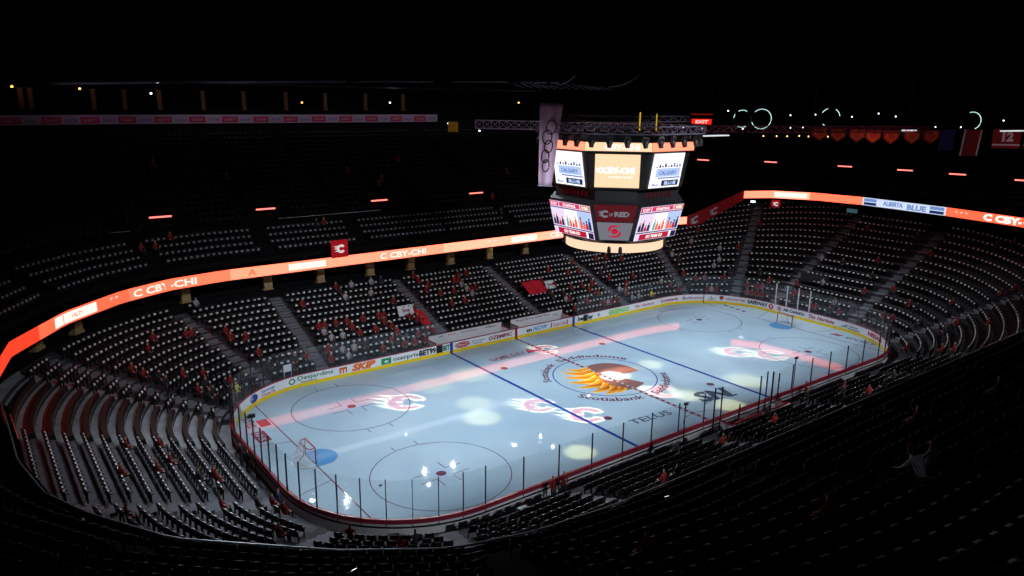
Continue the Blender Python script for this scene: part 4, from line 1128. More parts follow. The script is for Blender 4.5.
for a in (-140, -128, -50, -38, 40, 52, 130, 142):
    a = D(a); mb = MB(); mb.tube([(0, 0, .22), (0, 0, .1), (0, 0, -.25)], [.08, .14, .16], 8)
    par(mb.build('ring_speaker', M['black'], loc=(SC.x + 4.2 * math.cos(a), SC.y + 4.2 * math.sin(a), 12.25)), sbd)
# screens
S_CR = emi('screen_cream', (255, 214, 172), 1.15); S_WH = emi('screen_white', (255, 250, 250), 1.25); S_PW = emi('screen_pale_blue', (186, 208, 250), 1.0)
S_MB = emi('screen_mid_blue', (92, 130, 205), .9); S_NV = emi('screen_navy', (24, 40, 96), .8); S_PK = emi('screen_pink', (226, 56, 110), 1.0); S_RD = emi('screen_red', (200, 24, 60), .9)
S_OR = emi('screen_orange', (250, 110, 60), 1.0); S_DP = emi('screen_deep_purple', (52, 30, 84), .7); S_LT = emi('screen_light_lilac', (236, 220, 250), 1.05); S_TE = emi('screen_teal', (120, 190, 210), .9); S_SK = emi('screen_warm_skin', (236, 150, 110), .9)
S_GY = emi('backlit_grey_panel', (128, 128, 140), .8); S_DR = emi('backlit_dark_red_panel', (92, 14, 24), .8)
def child(parent, name, mb): o = mb.build(name, None); o.parent = parent; o.location = -Vector(sbd.location) ; return o
for q in range(4):
    phi = PI + q * pi2 + 0          # faces: -x, -y, +x, +y
    # upper side screen
    f1 = face(phi, 5.05, 17.1, 5.55, 19.8)
    mb = MB(); fq(mb, f1, -1.72, 1.72, 17.15, 19.78, S_WH, .02); scr = par(mb.build('video_screen', None), sbd)
    mb = MB(); fq(mb, f1, -1.2, 1.5, 18.0, 18.65, S_PW, .04); fq(mb, f1, -.4, -.36, 18.9, 19.5, S_NV, .05)
    for i in range(9):
        u = -1.3 + i * .32; h = (.10, .2, .14, .25, .1, .17, .3, .12, .2)[i]; fq(mb, f1, u, u + .2, 18.72, 18.72 + h, S_NV if i % 2 else S_MB, .05)
    fq(mb, f1, 1.0, 1.05, 18.7, 19.35, S_MB, .05)
    fq(mb, f1, -.9, 1.6, 17.85, 17.95, S_MB, .05); fq(mb, f1, -.4, 1.5, 17.28, 17.72, S_NV, .05); fq(mb, f1, -.1, 1.2, 17.36, 17.64, S_PW, .07)
    text_on(mb, 'YYC', lambda u, v: f1(u + .55, 17.4 + v, .09), h=.22, w=.7, m=S_NV, bold=.06)
    text_on(mb, 'CALGARY', lambda u, v: f1(u + .1, 18.15 + v, .07), h=.3, w=2.0, m=S_MB, bold=.03)
    text_on(mb, 'Blue', lambda u, v: f1(u - 1.1, 17.3 + v, .07), h=.2, w=.7, m=S_MB, bold=.03)
    o = mb.build('screen_graphics', None); o.parent = scr; o.location = Vector((0, 0, 0)); o.matrix_parent_inverse = Matrix.Identity(4)
    o.location = (0, 0, 0)
    # lower side screen, tilted down
    f2 = face(phi, 4.4, 12.95, 5.2, 15.8)
    def lq(mb, u0, u1, v0, v1, m, o=0):
        k = lambda v: .98 + .02 * (v - 13) / 2.8
        mb.quad(f2(u0 * k(v0), v0, o), f2(u1 * k(v0), v0, o), f2(u1 * k(v1), v1, o), f2(u0 * k(v1), v1, o), m)
    mb = MB(); lq(mb, -2.42, 2.42, 13.05, 15.75, S_LT, .02); scr = par(mb.build('video_screen', None), sbd)
    mb = MB()
    lq(mb, -1.2, 1.2, 15.35, 15.72, S_PK, .04); text_on(mb, 'STARTING', lambda u, v: f2(u, 15.42 + v, .06), h=.2, w=1.5, m=S_WH, bold=.04)
    lq(mb, -2.4, -1.3, 15.35, 15.72, S_PK, .04); text_on(mb, 'CGY', lambda u, v: f2(u - 1.85, 15.43 + v, .06), h=.2, w=.8, m=S_WH, bold=.04)
    lq(mb, 1.3, 2.4, 15.35, 15.72, S_SK, .04); text_on(mb, 'VGK', lambda u, v: f2(u + 1.85, 15.43 + v, .06), h=.2, w=.8, m=S_WH, bold=.04)
    lq(mb, -2.4, 2.4, 15.2, 15.28, S_DP, .04); lq(mb, -2.4, 2.4, 13.62, 13.7, S_DP, .04)
    for i, u in enumerate((-2.35, -.75, .85)):
        bg = (S_LT, S_WH, S_PW)[i]; lq(mb, u, u + 1.5, 13.75, 15.15, bg, .04)
        # figures on the three video tiles: rounded silhouettes
        for j in range(4):
            cx = u + .25 + j * .33; hh = .55 + .22 * math.sin(j * 2.1 + i); col_ = ((S_DP, S_DP, S_RD, S_DP), (S_TE, S_OR, S_PK, S_OR), (S_OR, S_OR, S_RD, S_NV))[i][j]
            P = [f2(cx - .15, 13.78, .05), f2(cx + .15, 13.78, .05), f2(cx + .13, 13.78 + hh * .8, .05), f2(cx + .05, 13.78 + hh, .05), f2(cx - .05, 13.78 + hh, .05), f2(cx - .13, 13.78 + hh * .8, .05)]
            mb.poly(P, [tuple(range(6))], col_)
            mb.poly([f2(cx + .09 * math.cos(2 * PI * w / 10), 13.78 + hh + .1 + .1 * math.sin(2 * PI * w / 10), .055) for w in range(10)], [tuple(range(10))], (S_SK, S_SK, S_NV)[i])
    lq(mb, -1.9, 1.5, 13.08, 13.55, S_RD, .04); text_on(mb, 'GO TEAM GO', lambda u, v: f2(u - .2, 13.2 + v, .06), h=.24, w=1.9, m=S_WH, bold=.04)
    lq(mb, 1.55, 1.75, 13.08, 13.55, S_WH, .04); lq(mb, 1.75, 2.35, 13.08, 13.55, S_DP, .04)
    o = mb.build('screen_graphics', None); o.parent = scr; o.location = (0, 0, 0)
    # corner panels
    ph = phi + PI / 4
    f3 = face(ph, 5.1, 17.05, 5.55, 19.85)
    mb = MB(); fq(mb, f3, -1.68, 1.68, 17.2, 19.72, S_CR, .03); scr = par(mb.build('corner_screen', None), sbd)
    mb = MB()
    text_on(mb, 'CBY-CHI', lambda u, v: f3(u + .1, 18.3 + v, .05), h=.42, w=2.4, m=S_WH, bold=.07); text_on(mb, 'presented tonight', lambda u, v: f3(u + .3, 17.95 + v, .05), h=.16, w=1.8, m=S_WH, bold=.02)
    emb(mb, lambda u, v: f3(u - 1.3, 18.5 + v, .05), .45, S_WH)
    o = mb.build('screen_lettering', None); o.parent = scr; o.location = (0, 0, 0)
    f4 = face(ph, 4.25, 12.95, 5.3, 15.95)
    def cw_(v): return 1.12 + .56 * (v - 12.95) / 3.0
    mb = MB(); v0, v1 = 14.5, 15.9; mb.quad(f4(-cw_(v0), v0, .03), f4(cw_(v0), v0, .03), f4(cw_(v1), v1, .03), f4(-cw_(v1), v1, .03), S_DR); pa = par(mb.build('red_corner_panel', None), sbd)
    mb = MB(); emb(mb, lambda u, v: f4(u - .85, 15.15 + v, .05), .62, S_GY); text_on(mb, 'OF', lambda u, v: f4(u - .32, 15.0 + v, .05), h=.22, w=.3, m=S_GY, bold=.04); text_on(mb, 'RED', lambda u, v: f4(u + .5, 14.98 + v, .05), h=.36, w=1.15, m=S_GY, bold=.06)
    o = mb.build('panel_lettering', None); o.parent = pa; o.location = (0, 0, 0)
    mb = MB(); v0, v1 = 13.0, 14.46; mb.quad(f4(-cw_(v0), v0, .03), f4(cw_(v0), v0, .03), f4(cw_(v1), v1, .03), f4(-cw_(v1), v1, .03), S_GY); pa = par(mb.build('grey_corner_panel', None), sbd)
    mb = MB()   # round S shaped mark
    g_ = lambda u, v: f4(u, 13.74 + v, .05)
    mb.poly([g_(.26 * math.cos(2 * PI * w / 20), .24 * math.sin(2 * PI * w / 20)) for w in range(20)], [tuple(range(20))], S_RD)
    for sg in (1, -1):
        O = [(sg * (-.05 + .46 * math.cos(D(a))), sg * (.12 + .40 * math.sin(D(a)))) for a in range(50, 200, 12)]; I = [(sg * (.0 + .33 * math.cos(D(a))), sg * (.1 + .27 * math.sin(D(a)))) for a in range(50, 200, 12)]
        k = len(O); mb.poly([g_(*p) for p in O + I], [(i, i + 1, k + i + 1, k + i) for i in range(k - 1)], S_RD)
        mb.poly([g_(sg * .2, sg * .38), g_(sg * .55, sg * .58), g_(sg * .34, sg * .36)], [(0, 1, 2)], S_RD)
    o = mb.build('round_mark', None); o.parent = pa; o.location = (0, 0, 0)
    # upper LED band
    f5 = face(phi, 5.82, 19.92, 5.87, 20.6); h5 = 5.78 * math.sqrt(2) - 5.85
    mb = MB(); fq(mb, f5, -h5, h5, 19.96, 20.6, E_P, .02); bd = par(mb.build('led_band', None), sbd)
    f6 = face(ph, 5.77, 19.92, 5.82, 20.6); h6 = 5.85 * math.sqrt(2) - 5.8
    mb = MB(); fq(mb, f6, -h6, h6, 19.96, 20.6, S_CR if q != 9 else E_P, .02); bd = par(mb.build('led_band', None), sbd)
    mb = MB(); text_on(mb, 'CBY-CHI', lambda u, v: f6(u + .3, 20.06 + v, .05), h=.4, w=2.6, m=E_W, bold=.07); o = mb.build('band_lettering', None); o.parent = bd; o.location = (0, 0, 0)
    # dim red service strip between the screen tiers
    f7 = face(phi, 4.62, 16.1, 4.62, 17.0); mb = MB()
    for i in range(7): fq(mb, f7, -1.5 + i * .45, -1.2 + i * .45, 16.35, 16.75, emi('dim_red_panel', (70, 8, 14), .6), .03)
    par(mb.build('red_service_panel', None), sbd)
# screen children were built in world space under parents offset to the scoreboard; cancel it
for o in list(sbd.children):
    for c in o.children: c.location = (0, 0, 0)

# lamp truss over the scoreboard
TRM = mat('truss_aluminium', (112, 104, 118), .4, .5)
def truss(mb, a, b, w=.5, r=.035, bay=.9):
    a, b = Vector(a), Vector(b); L = (b - a).length; t = (b - a) / L; x = t.cross(Vector((0, 0, 1))).normalized() * w / 2; z = Vector((0, 0, w / 2)); n_ = max(2, int(L / bay))
    cs = [x + z, x - z, -x - z, -x + z]
    for c in cs: mb.tube([a + c, b + c], r, 5, caps=False)
    for i in range(n_):
        p, q_ = a + t * L * i / n_, a + t * L * (i + 1) / n_
        for k in range(4):
            c0, c1 = cs[k], cs[(k + 1) % 4]
            mb.tube([p + c0, q_ + c1], r * .6, 4, caps=False); mb.tube([p + c0, p + c1], r * .6, 4, caps=False)
tt = empty('octagonal_lighting_truss', (SC.x, SC.y, 21.6)); tag(tt, 'octagonal lattice truss with hanging lamps just above the scoreboard', 'truss')
O8 = octa(21.5, 6.3, 6.3)
for i in range(8):
    mb = MB(); truss(mb, O8[i], O8[(i + 1) % 8], .55, .04); par(mb.build('truss_segment', TRM), tt)
O8b = octa(22.3, 5.2, 5.2); mb = MB()
for i in range(8): truss(mb, O8b[i], O8b[(i + 1) % 8], .4, .03)
par(mb.build('upper_truss_ring', TRM), tt)
for x in (-3.5, 3.5):
    for y in (-3.5, 3.5):
        mb = MB(); mb.tube([(0, 0, 20.65), (0, 0, 27.0)], .03, 6); o = par(mb.build('hoist_cable', M['dmetal'], loc=(SC.x + x, SC.y + y, 0)), tt)
YG = emi('yellow_work_light', (235, 190, 30), .7)
mb = MB(); mb.tube([(0, 0, 0), (0, 0, 1.3)], .05, 6); par(mb.build('yellow_marker', YG, loc=(-2.9, -5.4, 21.5)), tt)
mb = MB(); mb.tube([(0, 0, 0), (0, 0, 1.2)], .04, 6); par(mb.build('yellow_marker', YG, loc=(-2.0, -6.2, 21.5)), tt)
# moving head lamps hanging from the truss
lamp = MB(); lamp.box(-.16, .16, -.12, .12, -.22, -.02); lamp.box(-.24, -.18, -.08, .08, -.62, -.1); lamp.box(.18, .24, -.08, .08, -.62, -.1); lamp.tube([(0, 0, .1), (0, 0, -.05)], .04)
lamp.tube([(0, .05, -.28), (0, .03, -.42), (0, -.02, -.62), (0, -.07, -.86), (0, -.08, -.9)], [.10, .19, .21, .17, .15], 12)
lme = lamp.mesh('stage_lamp', M['black'])
k = 0
for i in range(8):
    a, b = Vector(O8[i]), Vector(O8[(i + 1) % 8]); n_ = 4
    for j in range(n_):
        p = a.lerp(b, (j + .5) / n_); o = link('stage_lamp', lme, None, (p.x, p.y, 21.15), math.atan2(p.y, p.x) + pi2); k += 1
        side = ['right', 'right far corner', 'far', 'left far corner', 'left', 'near left corner', 'near', 'near right corner'][i % 8]
        tag(o, 'black lamp under the scoreboard truss, %s side, %s of four' % (side, ['first', 'second', 'third', 'fourth'][j]), 'stage lamp', 'stage lamps around the scoreboard')

# pale lattice truss running behind the scoreboard
tr2 = MB(); truss(tr2, (-.6, 19.4, 21.2), (16.5, 6.2, 21.0), .8, .05, .8)
o = empty('lattice_truss', (8, 13, 21.1)); tag(o, 'long horizontal lattice truss hanging behind and left of the scoreboard', 'truss'); par(tr2.build('truss_frame', mat('pinkish_truss', (176, 150, 172), .5)), o)
mb = MB(); mb.box(-.5, .5, -.03, .03, -.9, .1); 
o = mb.build('yellow_flag', mat('yellow_cloth', (214, 160, 30), .8), loc=(-2.4, 20.8, 21.3), rz=-.65); tag(o, 'small yellow cloth flag hanging at the left end of the lattice truss', 'flag')

# ------------------------------------------------------------------ banner with five rings
bn = empty('ring_banner', (-6.85, .0, 23.35), math.atan2(-.607, .795)); tag(bn, 'tall white banner with five black linked rings hanging left of the scoreboard', 'banner')
mb = MB(); V = []; n = 20; w_ = 8
def bpos(t, u):   # t 0 top..1 bottom, u 0..1 across
    wid = 1.74 - .72 * t; x = -.87 + u * wid; y = .10 * math.sin(u * 9 + .5) * (1 - .3 * t) + .25 * t * u
    return x, y, -6.2 * t
for i in range(n + 1):
    for j in range(w_ * 3 + 1): V.append(bpos(i / n, j / (w_ * 3)))
W = w_ * 3 + 1; F = [(i * W + j, (i + 1) * W + j, (i + 1) * W + j + 1, i * W + j + 1) for i in range(n) for j in range(W - 1)]
mb.poly(V, F); o = smooth(mb.build('banner_cloth', mat('pinkish_white_cloth', (214, 180, 204), .8), bn)); sm = o.modifiers.new('t', 'SOLIDIFY'); sm.thickness = .02
RK = mat('black_print', (18, 14, 20), .7)
for (cx, cz, r) in ((1.02, -1.75, .48), (.72, -2.5, .48), (.92, -3.2, .44), (.66, -3.95, .44), (.78, -4.65, .42)):
    mb = MB(); P = []
    for i in range(28):
        a = 2 * PI * i / 28
        xx = cx + r * math.cos(a) * .88; t = -(cz + r * 1.1 * math.sin(a)) / 6.2; wid = 1.74 - .72 * t; u = xx / 1.74 * 1.0
        px_, py_, pz_ = bpos(t, min(.97, u)); P.append((px_, py_ - .035, pz_))
    mb.tube(P, .045, 5, closed=True); mb.build('printed_ring', RK, bn)
mb = MB(); mb.tube([(-.9, 0, .02), (.9, 0, .02)], .04); mb.tube([(-.8, 0, 0), (-.8, 0, 3.8)], .012); mb.tube([(.8, 0, 0), (.8, 0, 3.8)], .012); mb.build('hanging_bar', M['dmetal'], bn)
mb = MB(); mb.tube([(-.95, 0, -6.2), (.25, .2, -6.25)], .03); mb.build('weight_bar', M['rail'], bn)

# ------------------------------------------------------------------ upper fascia, press level, roof
fs = empty('fascia_sign_band', (0, 53.5, 21)); tag(fs, 'dim violet band with small red signs along the top of the far stand', 'sign band')
FAM = mat('pale_violet_fascia', (188, 168, 190), .6)
UD = 28.9
def _arc():
    P = [rib((-48 + .25 * i) % RPER, UD)[:2] for i in range(0, 270)]; L = [0.0]
    for i in range(1, len(P)): L.append(L[-1] + math.hypot(P[i][0] - P[i - 1][0], P[i][1] - P[i - 1][1]))
    z0 = min(range(len(P)), key=lambda i: abs(P[i][0])); return P, [l - L[z0] for l in L]
AP, AL = _arc()
def ufn(x0, d=UD):
    def f(u, v):
        a = x0 + u; i = max(0, min(len(AL) - 2, bisect.bisect_right(AL, a) - 1)); t = (a - AL[i]) / max(1e-6, AL[i + 1] - AL[i])
        x = AP[i][0] + (AP[i + 1][0] - AP[i][0]) * t; y = AP[i][1] + (AP[i + 1][1] - AP[i][1]) * t
        dx, dy = AP[i + 1][0] - AP[i][0], AP[i + 1][1] - AP[i][1]; l = math.hypot(dx, dy) or 1
        return (x - dy / l * (d - UD) * 1.0, y + dx / l * (d - UD), 20.35 + v)
    return f
sfa, sfb = rib_s_near(-43, 9) - RPER, 15.5
mb = MB(); n = 90; V = []
for i in range(n + 1):
    p = ufn(-48 + 63.5 * i / n)(0, 0); V += [(p[0], p[1], 20.4), (p[0], p[1], 21.45)]
mb.poly(V, [(2 * i, 2 * i + 2, 2 * i + 3, 2 * i + 1) for i in range(n)], FAM); par(mb.build('band_panel', None), fs)
sr_ = mat('small_red_sign', (205, 24, 44), .5)
x = -46; i = 0
while x < 14.5:
    mb = MB(); f = ufn(x, UD - .04)
    if i % 2 == 0:
        w2 = .95; mb.poly([f(-w2, .18), f(w2, .18), f(w2, .88), f(-w2, .88)], [(0, 1, 2, 3)], sr_); text_on(mb, 'TD BANK' if i % 4 else 'LABATT', lambda u, v, f2_=ufn(x, UD - .07): f2_(u, .36 + v), h=.32, w=1.4, m=FAM)
    else: text_on(mb, 'Cenovus' if i % 4 == 1 else 'ATB', lambda u, v, f2_=ufn(x, UD - .05): f2_(u, .36 + v), h=.3, w=1.3, m=mat('violet_print', (110, 90, 150), .6))
    par(mb.build('small_sign', None), fs); x += 1.95; i += 1
def urq(mb, d0, z0, d1, z1_, m, n=160, s0=0, s1=None):
    s1 = RPER if s1 is None else s1; V = []
    for i in range(n + 1):
        p = rib(s0 + (s1 - s0) * i / n, d0); q_ = rib(s0 + (s1 - s0) * i / n, d1); V += [(p[0], p[1], z0), (q_[0], q_[1], z1_)]
    mb.poly(V, [(2 * i, 2 * i + 2, 2 * i + 3, 2 * i + 1) for i in range(n)], m)
mb = MB(); urq(mb, 29.45, 18, 29.45, 22.0, M['dark']); urq(mb, 29.45, 22.0, 33, 22.0, M['dark']); urq(mb, 33, 22.0, 33, 34, M['dark'])
tag(mb.build('wall_press_level'), 'dark wall of the press level behind the upper stand', 'wall', kind='structure')
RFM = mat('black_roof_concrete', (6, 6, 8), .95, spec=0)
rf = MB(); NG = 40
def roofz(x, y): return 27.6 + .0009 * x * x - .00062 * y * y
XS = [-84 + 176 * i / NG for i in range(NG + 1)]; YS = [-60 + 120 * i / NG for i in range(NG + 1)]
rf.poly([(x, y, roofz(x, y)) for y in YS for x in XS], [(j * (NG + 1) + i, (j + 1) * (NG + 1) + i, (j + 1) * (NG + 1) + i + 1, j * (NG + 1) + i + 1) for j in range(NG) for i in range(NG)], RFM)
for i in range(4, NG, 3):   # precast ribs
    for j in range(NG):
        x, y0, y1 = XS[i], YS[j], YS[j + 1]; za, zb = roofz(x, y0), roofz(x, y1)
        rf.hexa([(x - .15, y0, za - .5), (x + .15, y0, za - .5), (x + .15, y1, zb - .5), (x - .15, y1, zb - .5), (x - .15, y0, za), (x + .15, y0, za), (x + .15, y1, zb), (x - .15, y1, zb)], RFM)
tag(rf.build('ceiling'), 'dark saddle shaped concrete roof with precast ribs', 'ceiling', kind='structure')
# floodlit edge duct along the far roof rim
ed = MB(); P = []
n = 60
for i in range(n + 1):
    x = -34 + 70 * i / n; y = 49.5; P.append((x, y, 24.75 + (x + 34) * .034 - .00014 * (x + 34) ** 2))
ed.tube(P, .16, 8); EDM = mat('pale_duct', (150, 156, 176), .5)
o = smooth(ed.build('roof_edge_duct', EDM)); tag(o, 'thin pale duct running along the far rim of the dark roof', 'duct')
mb = MB(); mb.box(-27, 27, -.9, .9, 0, .02, emi('white_diffused_strip', (235, 240, 255), 1.3)); mb.box(-27.1, 27.1, -1.05, -.95, -.08, .02, M['black']); mb.box(-27.1, 27.1, -1.0, 1.0, .02, .12, M['black'])
for x in (-20, 0, 20): mb.tube([(x, 0, .1), (x, 0, 1.0)], .03, 5, M['dmetal'])
o = mb.build('roof_strip_light', None, loc=(3, 47.5, 25.0)); tag(o, 'long thin downward facing strip light under the far roof rim', 'strip light')
cnt_ = 0
for (x0, y0, z0, dx, dz, lab) in ((32.0, 45.5, 26.0, 3.6, 3.0, 'left'), (42.0, 44.5, 25.9, 6.4, 3.0, 'right')):
    mb = MB(); P = []; Q = []
    for i in range(15):
        t = i / 14; P.append((x0 + dx * t, y0 - 2 * t, z0 + dz * t ** 2.2)); Q.append((x0 + dx * t, y0 - 2 * t + .05, z0 + dz * t ** 2.2 + .28))
    mb.tube(P, [.03 + .09 * math.sin(PI * min(1, i / 14 + .1)) for i in range(15)], 6)
    o = smooth(mb.build('curved_roof_cable_tray', mat('pale_tray', (170, 160, 180), .5))); tag(o, 'curved pale roof tray sweeping up from the far rim, the %s one of two' % lab, 'roof tray', 'curved roof trays')
mb = MB()
for i in range(13):
    x = 24 + i * 1.5; mb.tube([(x, 46.5, 26.1 + .15 * math.sin(i)), (x + 2.0, 45.5, 25.4)], .05, 5)
o = mb.build('folded_reflector', mat('pale_reflector', (150, 140, 160), .5)); tag(o, 'folded pale slatted reflector hanging under the far roof rim', 'reflector')

# press level posts and warm little lamps
AMB = emi('amber_lamp', (255, 180, 90), 3.0); WPT = emi('small_white_lamp', (225, 235, 255), 3.0)
PLX = [-36.5, -35.6, -29.5, -26.3, -22.5, -17.5, -12.5, -7, -1.5, 4.5, 10.5]
for i, x in enumerate(PLX):
    mb = MB(); mb.box(-.22, .22, -.2, .2, 0, 2.3); mb.box(-.3, .3, -.26, .26, 0, .12); mb.box(-.3, .3, -.26, .26, 2.2, 2.3)
    o = mb.build('press_level_post', mat('tan_post', (120, 84, 46), .7), loc=(x, 54.6, 22.0)); tag(o, 'tan square post on the far press level, %s from the left' % (['first'] + ORD[1:])[i], 'post', 'press level posts')
for i, (x, y, z, m) in enumerate([(-23.4, 54.3, 23.9, WPT), (-37.2, 54, 24.4, AMB), (-30.8, 54.2, 24.3, AMB), (-5.0, 54, 23.0, AMB), (12.9, 46, 20.4, WPT), (16.8, 44, 19.4, WPT), (8.1, 54, 23.1, WPT), (26.0, 47, 23.3, AMB)]):
    mb = MB(); 
    for a, b in ((0, 0),): mb.tube([(0, 0, -.12), (0, 0, -.06), (0, 0, .06), (0, 0, .12)], [.05, .13, .13, .05], 8, m)
    mb.tube([(0, 0, .12), (0, 0, .5)], .02, 5, M['dmetal'])
    o = mb.build('small_lamp', None, loc=(x, y, z)); tag(o, 'tiny glowing %s lamp high at the back of the far stand, %s from the left' % ('amber' if m is AMB else 'white', ['fourth', 'first', 'second', 'fifth', 'seventh', 'eighth', 'sixth', 'last'][i]), 'lamp', 'tiny far lamps')

# concourse posts under the balcony, seen in the gap below the ribbon
for i, x in enumerate([-38, -34.5, -26, -20, -14.5, -8.8, -3.8, 1.5, 7, 12.5]):
    s = neg(x * 1.0 if x > -25 else x * 1.05); p = rib(s, 3.4)
    mb = MB(); mb.box(-.4, .4, -.25, .25, 0, 2.3); mb.box(-.5, .5, -.32, .32, 2.1, 2.34); mb.box(-.5, .5, -.32, .32, 0, .3)
    o = mb.build('concourse_post', mat('sand_concourse_post', (170, 140, 96), .7), loc=(p[0], p[1], 4.76), rz=math.atan2(p[4], p[3]) - pi2)
    tag(o, 'sand coloured post in the gap under the far balcony, %s from the left' % (['first'] + ORD[1:])[i], 'post', 'concourse posts under the balcony')

# ------------------------------------------------------------------ red LED bars over the upper stairs
E_BAR = emi('pink_red_led_bar', (255, 120, 110), 2.2)
def ledbar(x, y, z, rz, label, w=1.15):
    r = empty('stair_light_bar', (x, y, z), rz); tag(r, label, 'light bar', 'red light bars over the upper stairways')
    mb = MB(); mb.tube([(-w * .95, -.06, 0), (w * .95, -.06, 0)], .085, 6); mb.build('glowing_tube', E_BAR, r)
    mb = MB(); mb.box(-w, w, .0, .12, -.12, .14); mb.box(-w * 1.1, -w * .98, 0, 1.2, -2.2, .14); mb.box(w * .98, w * 1.1, 0, 1.2, -2.2, .14); mb.box(-w * .98, w * .98, .9, 1.0, -2.2, -.1); mb.build('doorway_frame', M['dark'], r)
LB = [(-36.5, 32.8, 11.9), (-28.2, 33.5, 12.15), (-18, 33.5, 12.15), (-4.9, 33.5, 12.15), (8.5, 33.5, 12.15)]
for i, (x, y, z) in enumerate(LB): ledbar(x, y - .8, z + .15, .15 if i == 0 else 0, 'glowing red bar over a stairway in the far upper stand, %s from the left' % ['first', 'second', 'third', 'fourth', 'fifth'][i], 1.05)
LBR = [(45.3, 26.6, 15.1), (53.4, 20.8, 14.9), (56.0, 10.8, 14.9), (56.2, 2.7, 15.0), (56.2, -3.7, 15.0), (56.0, -11.0, 14.9)]
for i, (x, y, z) in enumerate(LBR): ledbar(x - .8, y, z + .4, -pi2 + .25, 'glowing red bar over a stairway in the right upper stand, %s from the left' % ['first', 'second', 'third', 'fourth', 'fifth', 'last'][i], .95)
mb = MB(); mb.tube([(0, 3, 0), (0, 0, -.15), (0, -4, 0)], .05, 5)
o = mb.build('red_light_strip', emi('dim_red_strip', (190, 30, 50), .8), loc=(55.0, .5, 13.4)); tag(o, 'thin dim red light strip low in the right upper stand', 'light strip')

for (xa, xb, lab) in ((-17.5, -6.0, 'pale thin handrail above the four seat rows behind the red emblem sign'), (-37.5, -30.5, 'pale thin handrail in the dark above the left part of the orange ribbon')):
    r = empty('aisle_handrail', ((xa + xb) / 2, 30.3, 10.6)); tag(r, lab, 'handrail'); mb = MB(); w_ = (xb - xa) / 2; mb.tube([(-w_, 0, .95), (w_, 0, .95)], .035, 6); mb.build('rail_tube', M['rail'], r)
    for i in range(5): mb = MB(); mb.tube([(-w_ + w_ * i / 2, 0, -.25), (-w_ + w_ * i / 2, 0, .95)], .02, 6); mb.build('rail_post', M['dmetal'], r)

# ------------------------------------------------------------------ hung things at the right: hoops, pennants, jersey banners
CY = emi('hoop_white_led', (190, 235, 232), 1.1)
def hoop(x, y, z, r, arcs, label):
    h = empty('ring_light', (x, y, z), math.atan2(-.603, .797) - .1); tag(h, label, 'ring light', 'round hanging ring lights')
    mb = MB(); mb.tube([(r * math.cos(2 * PI * i / 32), 0, r * math.sin(2 * PI * i / 32)) for i in range(32)], .06, 6, closed=True); mb.build('hoop_frame', M['dmetal'], h)
    for a0, a1 in arcs:
        mb = MB(); mb.tube([(r * math.cos(D(a0 + (a1 - a0) * i / 12)), -.07, r * math.sin(D(a0 + (a1 - a0) * i / 12))) for i in range(13)], .045, 6); mb.build('lit_arc', CY, h)
    mb = MB(); mb.tube([(0, 0, r), (0, 0, r + 4.2)], .015, 5); mb.build('cable', M['dmetal'], h)
hoop(29.5, 9.5, 21.85, .95, [(60, 120), (150, 175), (240, 300)], 'ring light hanging right of the red sign, left one of the close pair')
hoop(31.3, 8.2, 21.85, 1.1, [(-75, 135), (200, 285)], 'ring light hanging right of the red sign, right one of the close pair')
hoop(37.6, 3.5, 22.1, 1.05, [(10, 60), (110, 150), (225, 240)], 'partly lit ring light above the left end of the red pennants')
hoop(50.5, -6.3, 21.9, 1.0, [(-90, 110)], 'ring light above the red and white banner at the right')
PENM = mat('orange_red_pennant', (214, 60, 34), .7); PENB = mat('dark_red_pennant_trim', (120, 22, 22), .7); PENY = mat('gold_trim', (220, 150, 50), .7)
PN = [(36.43, 3.82, 20.3), (38.04, 2.53, 20.2), (39.76, 1.2, 20.15), (41.23, .1, 20.1), (42.86, -1.16, 20.05), (44.78, -2.6, 20.05), (46.52, -3.91, 20.1)]
yawr = math.atan2(-.603, .797)
for i, (x, y, z) in enumerate(PN):
    h = empty('pennant', (x, y, z), yawr); tag(h, 'orange red pointed pennant hanging in the dark at upper right, %s from the left' % (['first'] + ORD[1:])[i], 'pennant', 'row of red pennants')
    mb = MB(); O = [(-.95, .75), (.95, .75), (.9, -.2), (.0, -.85), (-.9, -.2)]
    n5 = 5; mb.poly([(u, 0, v) for u, v in O] + [(u, .04, v) for u, v in O], [(0, 4, 3, 2, 1), (5, 6, 7, 8, 9)] + [(j, (j + 1) % 5, 5 + (j + 1) % 5, 5 + j) for j in range(5)]); mb.build('pennant_cloth', PENM, h)
    mb = MB()
    for k0, k1 in ((1.0, .86), (.62, .52)):
        mb.poly([(u * k0, -.02, v * k0) for u, v in O] + [(u * k1, -.02, v * k1) for u, v in O], [(j, (j + 1) % 5, 5 + (j + 1) % 5, 5 + j) for j in range(5)], PENB if k0 == 1 else PENY)
    mb.build('trim', None, h)
    mb = MB(); mb.tube([(-.8, 0, .75), (-.8, 0, 6.5)], .012, 4); mb.tube([(.8, 0, .75), (.8, 0, 6.5)], .012, 4); mb.build('cord', M['dmetal'], h)
